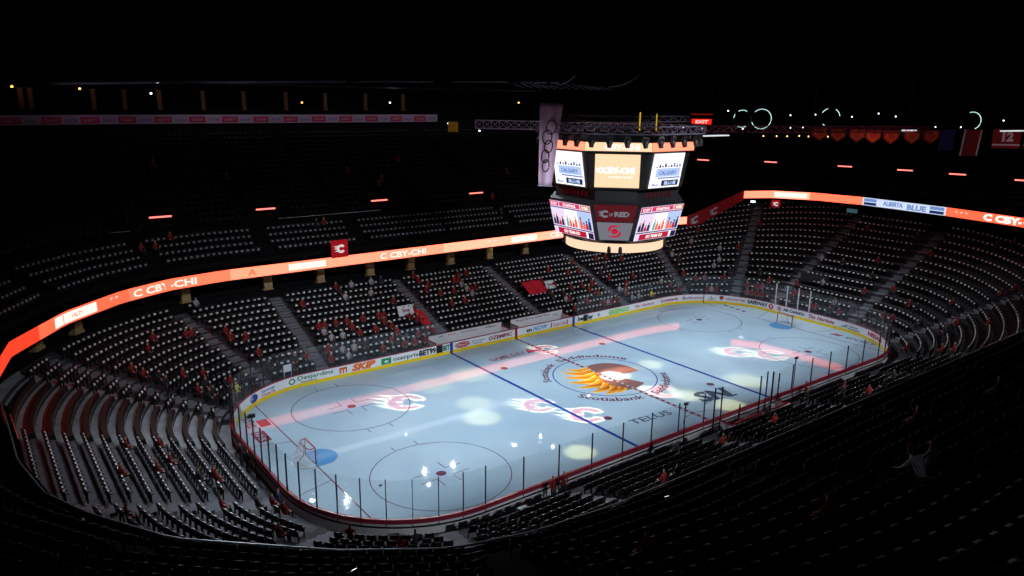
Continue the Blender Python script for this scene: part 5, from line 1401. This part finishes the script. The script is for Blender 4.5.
def jersey_banner(x, y, z, w, h_, m, label, txt=None, border=None, lean=0):
    r = empty('hanging_banner', (x, y, z), yawr); tag(r, label, 'banner')
    mb = MB(); mb.hexa([(-w / 2 - lean, 0, -h_), (w / 2 - lean, 0, -h_), (w / 2 - lean, .05, -h_), (-w / 2 - lean, .05, -h_), (-w / 2, 0, 0), (w / 2, 0, 0), (w / 2, .05, 0), (-w / 2, .05, 0)]); mb.build('banner_cloth', m, r)
    mb = MB()
    if border:
        for sg in (-1, 1):
            a = sg * (w / 2 - .12); mb.poly([(a - .1 - lean, -.02, -h_), (a + .1 - lean, -.02, -h_), (a + .1, -.02, 0), (a - .1, -.02, 0)], [(0, 1, 2, 3)], WHC)
    if txt: text_on(mb, txt, lambda u, v: (u, -.02, -h_ * .62 + v), h=.95, w=1.3, m=WHC, bold=.06); mb.poly([(-w / 2, -.02, -h_ * .86), (w / 2, -.02, -h_ * .86), (w / 2, -.02, -h_ * .78), (-w / 2, -.02, -h_ * .78)], [(0, 1, 2, 3)], WHC)
    if mb.v: mb.build('white_print', None, r)
    mb = MB(); mb.tube([(-w / 2, 0, 0), (w / 2, 0, 0)], .04); mb.tube([(0, 0, 0), (0, 0, 6)], .015, 4); mb.build('hanging_bar', M['dmetal'], r)
jersey_banner(48.0, -5.0, 20.9, 1.7, 2.3, mat('dark_blue_banner_cloth', (40, 44, 110), .8), 'dark blue banner hanging between the last pennant and the red and white banner')
jersey_banner(50.2, -6.8, 21.0, 2.1, 3.0, mat('deep_red_banner_cloth', (150, 20, 34), .8), 'deep red banner with white side borders hanging right of the blue banner', border=1, lean=.2)
jersey_banner(53.2, -9.2, 21.1, 3.2, 2.2, mat('deep_red_banner_cloth', (0, 0, 0)), 'wide red banner with number twelve hanging right of the bordered banner', txt='12')
jersey_banner(55.6, -11.2, 21.2, 2.4, 2.3, mat('deep_red_banner_cloth', (0, 0, 0)), 'wide red banner with letters cut by the right edge of the picture', txt='IGG')
# glowing red hanging sign and white light panels
r = empty('red_hanging_sign', (17.6, 5.6, 21.75), yawr); tag(r, 'small bright red glowing sign hanging right above the scoreboard', 'sign')
mb = MB(); mb.box(-1.0, 1.0, -.05, .05, -.32, .22); mb.build('sign_panel', emi('red_neon', (235, 30, 24), 1.2), r)
mb = MB(); text_on(mb, 'EXIT', lambda u, v: (u, -.07, -.2 + v), h=.3, w=1.3, m=emi('pink_white_neon', (255, 190, 180), 1.1), bold=.05); mb.build('sign_lettering', None, r)
mb = MB(); mb.box(-1.1, 1.1, -.03, .03, .62, .74); mb.build('upper_bar', emi('dull_red_neon', (130, 14, 14), .7), r); mb = MB(); mb.tube([(-.9, .1, -.3), (-.9, .1, 5)], .015); mb.tube([(.9, .1, -.3), (.9, .1, 5)], .015); mb.build('hanger', M['dmetal'], r)
for i, (x, y, z, w, tilt) in enumerate([(18.55, 4.42, 20.31, 1.25, .05), (44.2, -2.4, 20.75, .75, .02), (50.8, -10.6, 20.9, 1.3, .04)]):
    mb = MB(); mb.hexa([(-w, -.3, -.02 - tilt), (w, -.3, -.02 + tilt), (w, .3, -.02 + tilt), (-w, .3, -.02 - tilt), (-w, -.3, .1 - tilt), (w, -.3, .1 + tilt), (w, .3, .1 + tilt), (-w, .3, .1 - tilt)], emi('white_light_panel', (235, 238, 245), .9))
    mb.box(-w, w, -.32, .32, .1 + tilt, .16 + tilt, M['dmetal']); mb.tube([(0, 0, .1), (0, 0, 5.5)], .015, 4, M['dmetal'])
    o = mb.build('light_panel', None, loc=(x, y, z), rz=yawr); tag(o, 'thin white glowing light panel %s' % ['just right of the scoreboard top', 'in front of the sixth pennant', 'under the right edge banners'][i], 'light panel', 'white light panels')
# strings of tiny lamps under the right hand rig
SPK = [(28.3, 10.6, 22.7), (33.9, 6.2, 22.3), (36.2, 4.5, 22.4), (34.0, 6.1, 20.9), (35.1, 5.2, 20.95), (36.6, 4.2, 20.9), (30.4, 7.1, 20.0), (31.6, 6.2, 20.0), (32.6, 5.5, 20.0), (33.7, 4.7, 20.05), (34.6, 4.1, 20.0), (36.4, 2.8, 20.0), (39.6, 2.0, 22.2), (42.0, .2, 22.6), (43.6, -1.0, 22.3), (49.2, -5.8, 21.2), (52.9, -8.7, 22.0), (46.8, -4.1, 21.2), (18.9, 9.0, 21.0), (21.0, 8.2, 20.9), (25.0, 6.0, 20.9)]
sme = MB(); sme.tube([(0, 0, -.08), (0, 0, -.04), (0, 0, .04), (0, 0, .08)], [.03, .075, .075, .03], 8, WPT); sme.tube([(0, 0, .08), (0, 0, .3)], .015, 4, M['dmetal']); sme_ = sme.mesh('rig_lamp')
sma = MB(); sma.tube([(0, 0, -.08), (0, 0, -.04), (0, 0, .04), (0, 0, .08)], [.03, .075, .075, .03], 8, AMB); sma.tube([(0, 0, .08), (0, 0, .3)], .015, 4, M['dmetal']); sma_ = sma.mesh('rig_lamp')
for i, (x, y, z) in enumerate(SPK):
    am = 6 <= i <= 11
    o = link('rig_lamp', sma_ if am else sme_, None, (x, y, z)); tag(o, 'pinpoint %s lamp on the dark rig at upper right' % ('amber' if am else 'white'), 'lamp', 'pinpoint %s rig lamps' % ('amber' if am else 'white'))
rg = empty('lighting_rig', (34, 4, 21)); tag(rg, 'long dark red lattice rig carrying lamps at the upper right', 'truss')
mb = MB(); truss(mb, (24.5, 12.4, 20.7), (46, -4.1, 20.9), .7, .05, .9); par(mb.build('truss_frame', mat('dark_red_truss', (120, 40, 56), .5)), rg)
mb = MB()
for t in (.1, .5, .9):
    p = Vector((24.5, 12.4, 20.7)).lerp(Vector((46, -4.1, 20.9)), t); mb.tube([p, p + Vector((0, 0, 7))], .02, 5)
par(mb.build('hoist_cable', M['dmetal']), rg)

# ------------------------------------------------------------------ signs and cloths in the lower bowl
def sheet(name, cx, cy, cz, w, h_, rz, tilt, m, label, cat, extra=None, wave=.05):
    r = empty(name, (cx, cy, cz), rz); tag(r, label, cat); mb = MB(); n = 12; V = []
    for i in range(n + 1):
        for j in range(5):
            u = -w / 2 + w * i / n; v = h_ * (j / 4 - .5); V.append((u, v * math.cos(tilt) + wave * math.sin(i * 1.3 + j), v * math.sin(tilt) + wave * math.cos(i * .9)))
    mb.poly(V, [(i * 5 + j, (i + 1) * 5 + j, (i + 1) * 5 + j + 1, i * 5 + j + 1) for i in range(n) for j in range(4)]); o = mb.build('cloth', m, r); sm = o.modifiers.new('t', 'SOLIDIFY'); sm.thickness = .03
    if extra: mb = MB(); extra(mb, tilt); mb.build('print', None, r)
    return r
sheet('seat_cover', 7.3, 19.1, 3.15, 2.7, 2.1, 0, .5, mat('bright_red_cloth', (205, 16, 44), .7), 'bright red cloth spread over seats above the bench wall right of centre', 'seat cover')
def pr(mb, t):
    text_on(mb, 'Flames', lambda u, v: (u, -.05 + (v - .1) * math.cos(t), (v - .1) * math.sin(t)), h=.32, w=.8, m=mat('purple_print', (140, 50, 90), .6), bold=.03)
sheet('printed_sign', 9.6, 19.2, 3.1, 1.3, 1.0, 0, 1.0, WHC, 'white printed sign standing on seats right of the bright red cloth', 'sign', pr, .01)
sheet('printed_sign', -9.3, 19.0, 3.1, 1.7, 1.05, 0, 1.1, WHC, 'white printed sign standing on seats left of the red stair cloth', 'sign', pr, .01)
sheet('stair_cloth', -8.2, 17.3, 2.4, .9, 2.6, .05, .55, mat('bright_red_cloth', (0, 0, 0)), 'red cloth hanging down the stairs beside the left end of the bench wall', 'cloth')
# dark board on the right end stand, white notice by the left corner glass
mb = MB(); mb.box(-1.7, 1.7, -.05, .05, 0, 1.1); mb.box(-1.6, -1.5, 0, .5, -.5, 0); mb.box(1.5, 1.6, 0, .5, -.5, 0); o = mb.build('dark_panel', mat('dark_olive_panel', (44, 42, 42), .7), loc=(36.6, 2.6, 2.9), rz=-pi2 + .1); tag(o, 'dark blank panel standing among the seats behind the right goal', 'panel')
x, y, nx, ny = rink(-23.6, .35); mb = MB(); mb.box(-.4, .4, -.02, .02, 0, .62); mb.box(-.36, -.32, .0, .04, -1.5, 0); mb.box(.32, .36, .0, .04, -1.5, 0)
o = mb.build('white_notice', M['white'], loc=(x, y, 1.5), rz=math.atan2(ny, nx) - pi2); tag(o, 'small square white notice behind the glass above the green sponsor at left', 'notice')
mb = MB(); mb.tube([(.0, 0, 0), (0, 0, .25), (0, 0, .38), (0, 0, .5)], [.3, .32, .25, .1], 10)
# slim screens hung in the lower stands, right
mb = MB(); mb.box(-.7, .7, -.06, .06, -.25, .25, emi('dim_teal_screen', (90, 130, 140), .35)); mb.box(-.75, .75, .06, .12, -.3, .3, M['black']); mb.tube([(0, .09, .3), (0, .09, 1.0)], .03, 5, M['dmetal'])
p = rib(s_b0 - 1.2, -.1); o = mb.build('hanging_monitor', None, loc=(p[0], p[1], p[2] - .9), rz=-pi2); tag(o, 'dim teal monitor hanging under the right ribbon left of its blue advert', 'monitor')
p = rib(sR1 + 1.3, -.1); mb = MB(); mb.box(-.3, .3, -.1, .1, -.12, .12, WPT); mb.box(-.35, .35, .1, .3, -.15, .15, M['black']); mb.tube([(0, .2, .15), (0, .2, .5)], .03, 5, M['dmetal'])
o = mb.build('floodlight', None, loc=(p[0], p[1], p[2] - .5), rz=-pi2 + .5); tag(o, 'small white floodlight under the left end of the right hand ribbon', 'lamp')
# camera poles
def campole(x, y, h, rz, label):
    r = empty('camera_pole', (x, y, 0), rz); tag(r, label, 'camera pole')
    mb = MB(); mb.tube([(0, 0, 0), (0, 0, h)], .035, 8); mb.box(-.2, .2, -.2, .2, 0, .04); mb.build('pole', M['black'], r)
    mb = MB(); c_ = .5 if h < 4 else .8; mb.box(-.3 * c_, .3 * c_, -.05, .05, h - .3, h - .25); mb.box(-.12 * c_, .12 * c_, -.28 * c_, .24 * c_, h - .05, h - .05 + .28 * c_); mb.tube([(0, -.28 * c_, h + .06), (0, -.42 * c_, h + .06)], .07 * c_, 10); mb.build('camera_body', M['black'], r)
    mb = MB(); mb.tube([(-.1 * c_, 0, h + .2 * c_), (0, -.1 * c_, h + .3 * c_), (.3 * c_, -.3 * c_, h + .26 * c_)], .025, 6); mb.build('handle', M['black'], r)
campole(-30.95, -.6, 4.3, -pi2, 'black pole with camera standing outside the glass at the left end')
campole(8.0, -13.3, 3.9, .4, 'black pole with small camera standing right of the near bench')
campole(-5.2, -13.3, 3.2, .4, 'black pole with small camera standing left of the near bench')
# puck
mb = MB(); mb.tube([(0, 0, .0), (0, 0, .03)], .11, 14); o = mb.build('black_puck', M['black'], loc=(-24.95, -5.85, .012)); tag(o, 'black puck lying on the ice left of the near left faceoff circle', 'puck')
# loose pale equipment cases and cables in the near left corner outside the boards
for i, (x, y, w, rz, lab) in enumerate([(-27.9, -13.2, .7, .5, 'first'), (-27.2, -13.6, .8, .6, 'second'), (-26.3, -14.0, .9, .4, 'third'), (-28.7, -13.0, .6, .8, 'fourth'), (-20.1, -14.1, .6, 0, 'fifth')]):
    mb = MB(); mb.box(-w / 2, w / 2, -.12, .12, 0, .28); mb.box(-w / 2 - .01, w / 2 + .01, -.13, .13, .22, .25); mb.tube([(-.1, -.13, .15), (-.1, -.17, .17), (.1, -.17, .17), (.1, -.13, .15)], .012, 5)
    o = mb.build('equipment_case', mat('pale_grey_case', (205, 215, 220), .4), loc=(x, y, .51), rz=rz); tag(o, 'pale grey equipment case behind the near left corner boards, %s of the row' % lab, 'case', 'equipment cases')
# phones glowing in the dark near stand
for i, (x, y, c) in enumerate([(-30.0, -31.0, (190, 230, 245)), (-25.2, -28.8, (225, 225, 225)), (-36.5, -27.5, (230, 230, 220)), (-16.2, -36.8, (210, 220, 235)), (-20.5, -39, (200, 160, 130))]):
    s = rib_s_near(x, y); ii = min(range(NR), key=lambda k: (RB[k].x - x) ** 2 + (RB[k].y - y) ** 2); dd = -((RB[ii].x - x) * RN[ii].x + (RB[ii].y - y) * RN[ii].y)
    kz = max(0, int((dd - 1.2) / UT)); z = RB[ii].z + 1.1 + (kz + 1) * UT * USL
    mb = MB(); mb.box(-.035, .035, -.075, .075, 0, .006, emi('phone_%d' % i, c, 1.6)); mb.box(-.04, .04, -.08, .08, -.008, 0, M['black'])
    o = mb.build('glowing_phone', None, loc=(x, y, z + .75), rz=.4 * i); o.rotation_euler = (-.5, .2, .4 * i); tag(o, 'glowing phone screen held up in the dark near stand, %s from the left' % ['second', 'third', 'first', 'fifth', 'fourth'][i], 'phone', 'glowing phones')

# ------------------------------------------------------------------ lights
def spot(name, loc, target, power, size, blend=.5, color=(1, 1, 1), radius=.12):
    l = bpy.data.lights.new(name, 'SPOT'); l.energy = power; l.spot_size = D(size); l.spot_blend = blend; l.color = color; l.shadow_soft_size = radius
    o = bpy.data.objects.new(name, l); COL.objects.link(o); o.location = loc
    d = Vector(target) - Vector(loc); o.rotation_euler = d.to_track_quat('-Z', 'Y').to_euler(); return o
COOL = (.80, .90, 1.0)
ICEP = 9300
for x in (-27, -18, -9, 0, 9, 18, 27):
    for sy in (-1, 1): spot('ice_wash', (x * 1.0, sy * 17.5, 25.3), (x * 1.0, 8.5 if sy < 0 else -8.0, 0), ICEP, 70, .6, COOL, .3)
# lamps whose reflections sit in the ice
canm = MB(); canm.tube([(0, 0, .5), (0, 0, .45), (0, 0, -.45)], [.1, .24, .26], 12, None, caps=False); cme = canm.mesh('rink_spotlight', M['black'])
GL = [((3.6, 38.4, 26.0), (-21.8, -5.9, 0), 1500), ((8.0, 37.7, 26.0), (-19.8, -6.2, 0), 1500), ((19.0, 37.7, 26.0), (-14.7, -6.2, 0), 700), ((24.0, 37.5, 26.0), (-12.4, -6.3, 0), 700),
      ((-8.6, 37.8, 26.0), (-27.5, -6.4, 0), 4000), ((-12.6, 40.0, 26.0), (-29.1, -5.0, 0), 1200), ((75, 21.5, 26.5), (18, -3, 0), 900)]
for i, (a, b, p) in enumerate(GL):
    if i < 6: a = (b[0] + (b[0] - CAM.x) * 26.0 / CAM.z, b[1] + (b[1] - CAM.y) * 26.0 / CAM.z, 26.0)
    spot('rink_spot', a, b, p, 12, .4, (.92, .97, 1.0), .10)
    o = link('rink_spotlight', cme, None, a); d = Vector(b) - Vector(a); o.rotation_euler = d.to_track_quat('-Z', 'Y').to_euler(); o.location = Vector(a) 
    tag(o, 'black can spotlight under the dark roof aimed down at the ice, %s from the left' % ['third', 'fourth', 'fifth', 'sixth', 'second', 'first', 'last'][i], 'spotlight', 'roof spotlights')

# node driven projector spots (a cut-out pattern in front of a lamp)
class X:
    nt = None
    def __init__(s, o): s.o = o
    @staticmethod
    def m(op, a, b=None, c=None):
        n = X.nt.nodes.new('ShaderNodeMath'); n.operation = op
        for i, v in enumerate((a, b, c)):
            if v is None: continue
            if isinstance(v, X): X.nt.links.new(v.o, n.inputs[i])
            else: n.inputs[i].default_value = v
        return X(n.outputs[0])
    def __add__(s, o): return X.m('ADD', s, o)
    __radd__ = __add__
    def __sub__(s, o): return X.m('SUBTRACT', s, o)
    def __rsub__(s, o): return X.m('SUBTRACT', o, s)
    def __mul__(s, o): return X.m('MULTIPLY', s, o)
    __rmul__ = __mul__
    def __truediv__(s, o): return X.m('DIVIDE', s, o)
def xmax(a, b): return X.m('MAXIMUM', a, b)
def xmin(a, b): return X.m('MINIMUM', a, b)
def xabs(a): return X.m('ABSOLUTE', a)
def xsat(a): n = X.m('MULTIPLY', a, 1.0); n.o.node.use_clamp = True; return n
def projector(cx, cy, power, kind, scale=1.0, H=25.2, src=None, size=None):
    sx_, sy_ = src or (cx, cy)
    off = math.hypot(sx_ - cx, sy_ - cy); size = size or min(150, 2 * math.degrees(math.atan((off + 4.0 * scale) / H))); power *= (1 + off * off / H / H) ** 2
    """lamp straight above (cx,cy); the pattern is laid out in metres on the ice"""
    l = bpy.data.lights.new('pattern_projector', 'SPOT'); l.energy = power; l.spot_size = D(size or 2 * math.degrees(math.atan(3.6 * scale / H))); l.spot_blend = .15; l.shadow_soft_size = .02
    o = bpy.data.objects.new('pattern_projector', l); COL.objects.link(o); o.location = (sx_, sy_, H)
    l.use_nodes = True; nt = l.node_tree; X.nt = nt; em = nt.nodes['Emission']
    tc = nt.nodes.new('ShaderNodeTexCoord'); sp = nt.nodes.new('ShaderNodeSeparateXYZ'); nt.links.new(tc.outputs['Normal'], sp.inputs[0])
    nx, ny, nz = X(sp.outputs[0]), X(sp.outputs[1]), xabs(X(sp.outputs[2]))
    gx, gy = (nx / nz * H + (sx_ - cx)) * (1 / scale), (ny / nz * H + (sy_ - cy)) * (1 / scale)
    u = gx * EU.x + gy * EU.y; v = gx * EV.x + gy * EV.y
    rgb = nt.nodes.new('ShaderNodeCombineXYZ')
    def out(r, g, b):
        for i, q in enumerate((r, g, b)): nt.links.new(q.o, rgb.inputs[i])
        nt.links.new(rgb.outputs[0], em.inputs['Color'])
    if kind == 'C':
        r = X.m('SQRT', (u - .55) * (u - .55) * .8 + v * v * .78)
        ringv = xmin(1.32 - r, r - .66); wedge = xabs(v) - (u - .55) * .5
        c = xmin(ringv, wedge * .8)
        fl = None
        for vi, L_, w in ((.98, 1.6, .32), (.36, 1.9, .32), (-.34, 1.8, .32), (-1.0, 1.4, .30)):
            t = (u * -1.0) / L_
            val = (1 - t) * w - xabs(v - vi - t * t * .25) - xmax(u - .2, 0.0) * 3
            fl = val if fl is None else xmax(fl, val)
        tot = xmax(c, fl); glow = xsat((tot + .15) * 9); core = xsat((tot - .04) * 14)
        out(glow * (1 - core * .50), glow * (.80 - core * .79), glow * (.46 - core * .45))
    elif kind == 'oval':
        r = X.m('SQRT', u * u + v * v); n = nt.nodes.new('ShaderNodeTexNoise'); g = xsat((1.7 - r) * 1.6)
        out(g * .5, g * .38, g * .15)
    elif kind == 'fire':
        # ragged warm glow with tongues to the left
        n = nt.nodes.new('ShaderNodeTexNoise'); n.inputs['Scale'].default_value = 1.2; n.inputs['Detail'].default_value = 4
        cb = nt.nodes.new('ShaderNodeCombineXYZ'); nt.links.new((u * .6).o, cb.inputs[0]); nt.links.new((v * 1.6).o, cb.inputs[1]); nt.links.new(cb.outputs[0], n.inputs['Vector'])
        nz_ = X(n.outputs['Fac'])
        a1 = X.m('SQRT', (u - .9) * (u - .9) * .34 + (v - .5) * (v - .5) * .42); a2 = X.m('SQRT', (u + .3) * (u + .3) * .14 + (v + .5) * (v + .5) * .32); a3 = X.m('SQRT', (u - 2.2) * (u - 2.2) * .22 + (v - 1.9) * (v - 1.9) * 1.0)
        hot = xsat((1.0 - a1 + (nz_ - .5) * .8) * 2.5); warm = xsat((1.0 - a2 + (nz_ - .5) * 1.6) * 2.2) * .5; w3 = xsat((.8 - a3 + (nz_ - .5) * .8) * 2.5)
        g = xmax(hot, xmax(warm, w3)); out(g * 1.0, g * (.62 + hot * .26), g * (.22 + hot * .40))
    return o
PSX, PSY = 1, 1
PJ = 62000
for (x, y, sc, p) in [(-17.6, 5.3, 1.05, 1.0), (-9.2, -1.4, .9, 1.1), (-7.4, -5.0, .95, 1.2), (1.2, -5.2, .85, 1.2), (.1, 8.9, .8, 1.0), (14.8, -2.4, .95, 1.0), (16.8, -4.9, .95, 1.0)]: projector(x, y, PJ * p, 'C', sc, src=(x + 1, -15) if abs(x) < 8 and abs(y) < 8 else None)
for (x, y, sc, p) in [(-11.65, -9.7, .78, 1.0), (2.6, -7.3, .85, .9), (3.7, -10.6, .9, .8), (9.2, -7.9, 1.2, .7), (5.6, -.2, .8, .7), (-13.9, -1.0, 1.0, .8), (-12.8, 1.6, 1.0, .5), (-9.6, 7.2, 1.3, .35), (-13.5, 6.8, 1.2, .25)]: projector(x, y, PJ * p, 'oval', sc, src=(x + 1, -15) if abs(x) < 8 and abs(y) < 8 else None)
projector(0, 0, 60000, 'fire', 1.0, src=(-13, -12))

# faint unseen fill lights added over the stands
for (x, y, z, p, c) in [(-22, 30, 24.5, 900, (.9, .9, 1)), (0, 31, 24.5, 900, (.9, .9, 1)), (20, 30, 24.5, 800, (.9, .9, 1)), (42, 12, 24, 800, (.85, .88, 1)), (44, -14, 24, 600, (.85, .88, 1)), (-40, 0, 24, 500, (.9, .9, 1)), (20, -36, 24, 50, (.8, .85, 1)), (-10, -36, 25, 30, (.8, .85, 1))]:
    l = bpy.data.lights.new('stand_fill', 'POINT'); l.energy = p * HL; l.color = c; l.shadow_soft_size = .3; o = bpy.data.objects.new('stand_fill', l); COL.objects.link(o); o.location = (x, y, z)
for x in (-25, -17, -9, -1, 7, 15, 23): spot('board_fill', (x, -25.8, 7.0), (x + 1, -13.1, .5), 1600, 50, .9, (.88, .94, 1), .08)  # unseen spots added under the near balcony to brighten the outer boards
# unseen warm and coloured point lights added to brighten nearby parts
def pl(loc, e, c, r=.1):
    l = bpy.data.lights.new('local_fill', 'POINT'); l.energy = e; l.color = c; l.shadow_soft_size = r; o = bpy.data.objects.new('local_fill', l); COL.objects.link(o); o.location = loc
for x in (-36, -29.5, -22.8): pl((x, 53.2, 24.0), 2.5, (1, .6, .25))
for x in (-30, -16, -2, 10): pl((x, 49.5, 21.6), 16, (.8, .35, .8))
for x in (-34, -22.5, -12, -2, 8): pl((x if x > -30 else -31.5, 26.4 if x > -30 else 24.4, 6.3), 14, (1, .75, .4))
pl((-10.0, -2.5, 19.5), 26, (1, .6, .8)); pl((17, 9, 22.5), 30, (1, .6, .9)); pl((40, -2, 18.5), 70, (1, .45, .35)); pl((52, -13, 19.0), 60, (1, .4, .45)); pl((10, 17, 23.5), 40, (1, .7, .9))
pl((5, 46, 24.6), 30, (.7, .8, 1)); pl((-12, 47, 24.6), 16, (.7, .8, 1)); pl((38, 42, 25.0), 60, (.9, .8, 1)); pl((28, 43, 25.0), 40, (.7, .8, 1)); pl((40, 26, 6.5), 40, (1, .3, .3)); pl((-26.4, -38.8, 17.8), 16, (.8, .85, 1))

w = bpy.data.worlds.new('dark_hall'); S.world = w; w.use_nodes = True
w.node_tree.nodes['Background'].inputs[0].default_value = (.5, .6, 1, 1); w.node_tree.nodes['Background'].inputs[1].default_value = .002

# ------------------------------------------------------------------ camera
cam = bpy.data.cameras.new('camera'); cam.sensor_width = 36; cam.lens = FPX / 1024 * 36; cam.clip_end = 400; cam.clip_start = .1
co = bpy.data.objects.new('camera', cam); COL.objects.link(co)
R3 = Matrix((cr, cu_, -cf)).transposed(); co.matrix_world = Matrix.Translation(CAM) @ R3.to_4x4()
S.camera = co
for o_ in (sproto, uproto): pass
S.view_settings.view_transform = 'Standard'; S.view_settings.look = 'None'; S.view_settings.exposure = 0; S.view_settings.gamma = 1; S.view_settings.use_curve_mapping = False
S.cycles.use_denoising = True
S.cycles.max_bounces = 6; S.cycles.diffuse_bounces = 3; S.cycles.glossy_bounces = 3; S.cycles.transparent_max_bounces = 12; S.cycles.sample_clamp_indirect = 4
S.cycles.caustics_reflective = False; S.cycles.caustics_refractive = False
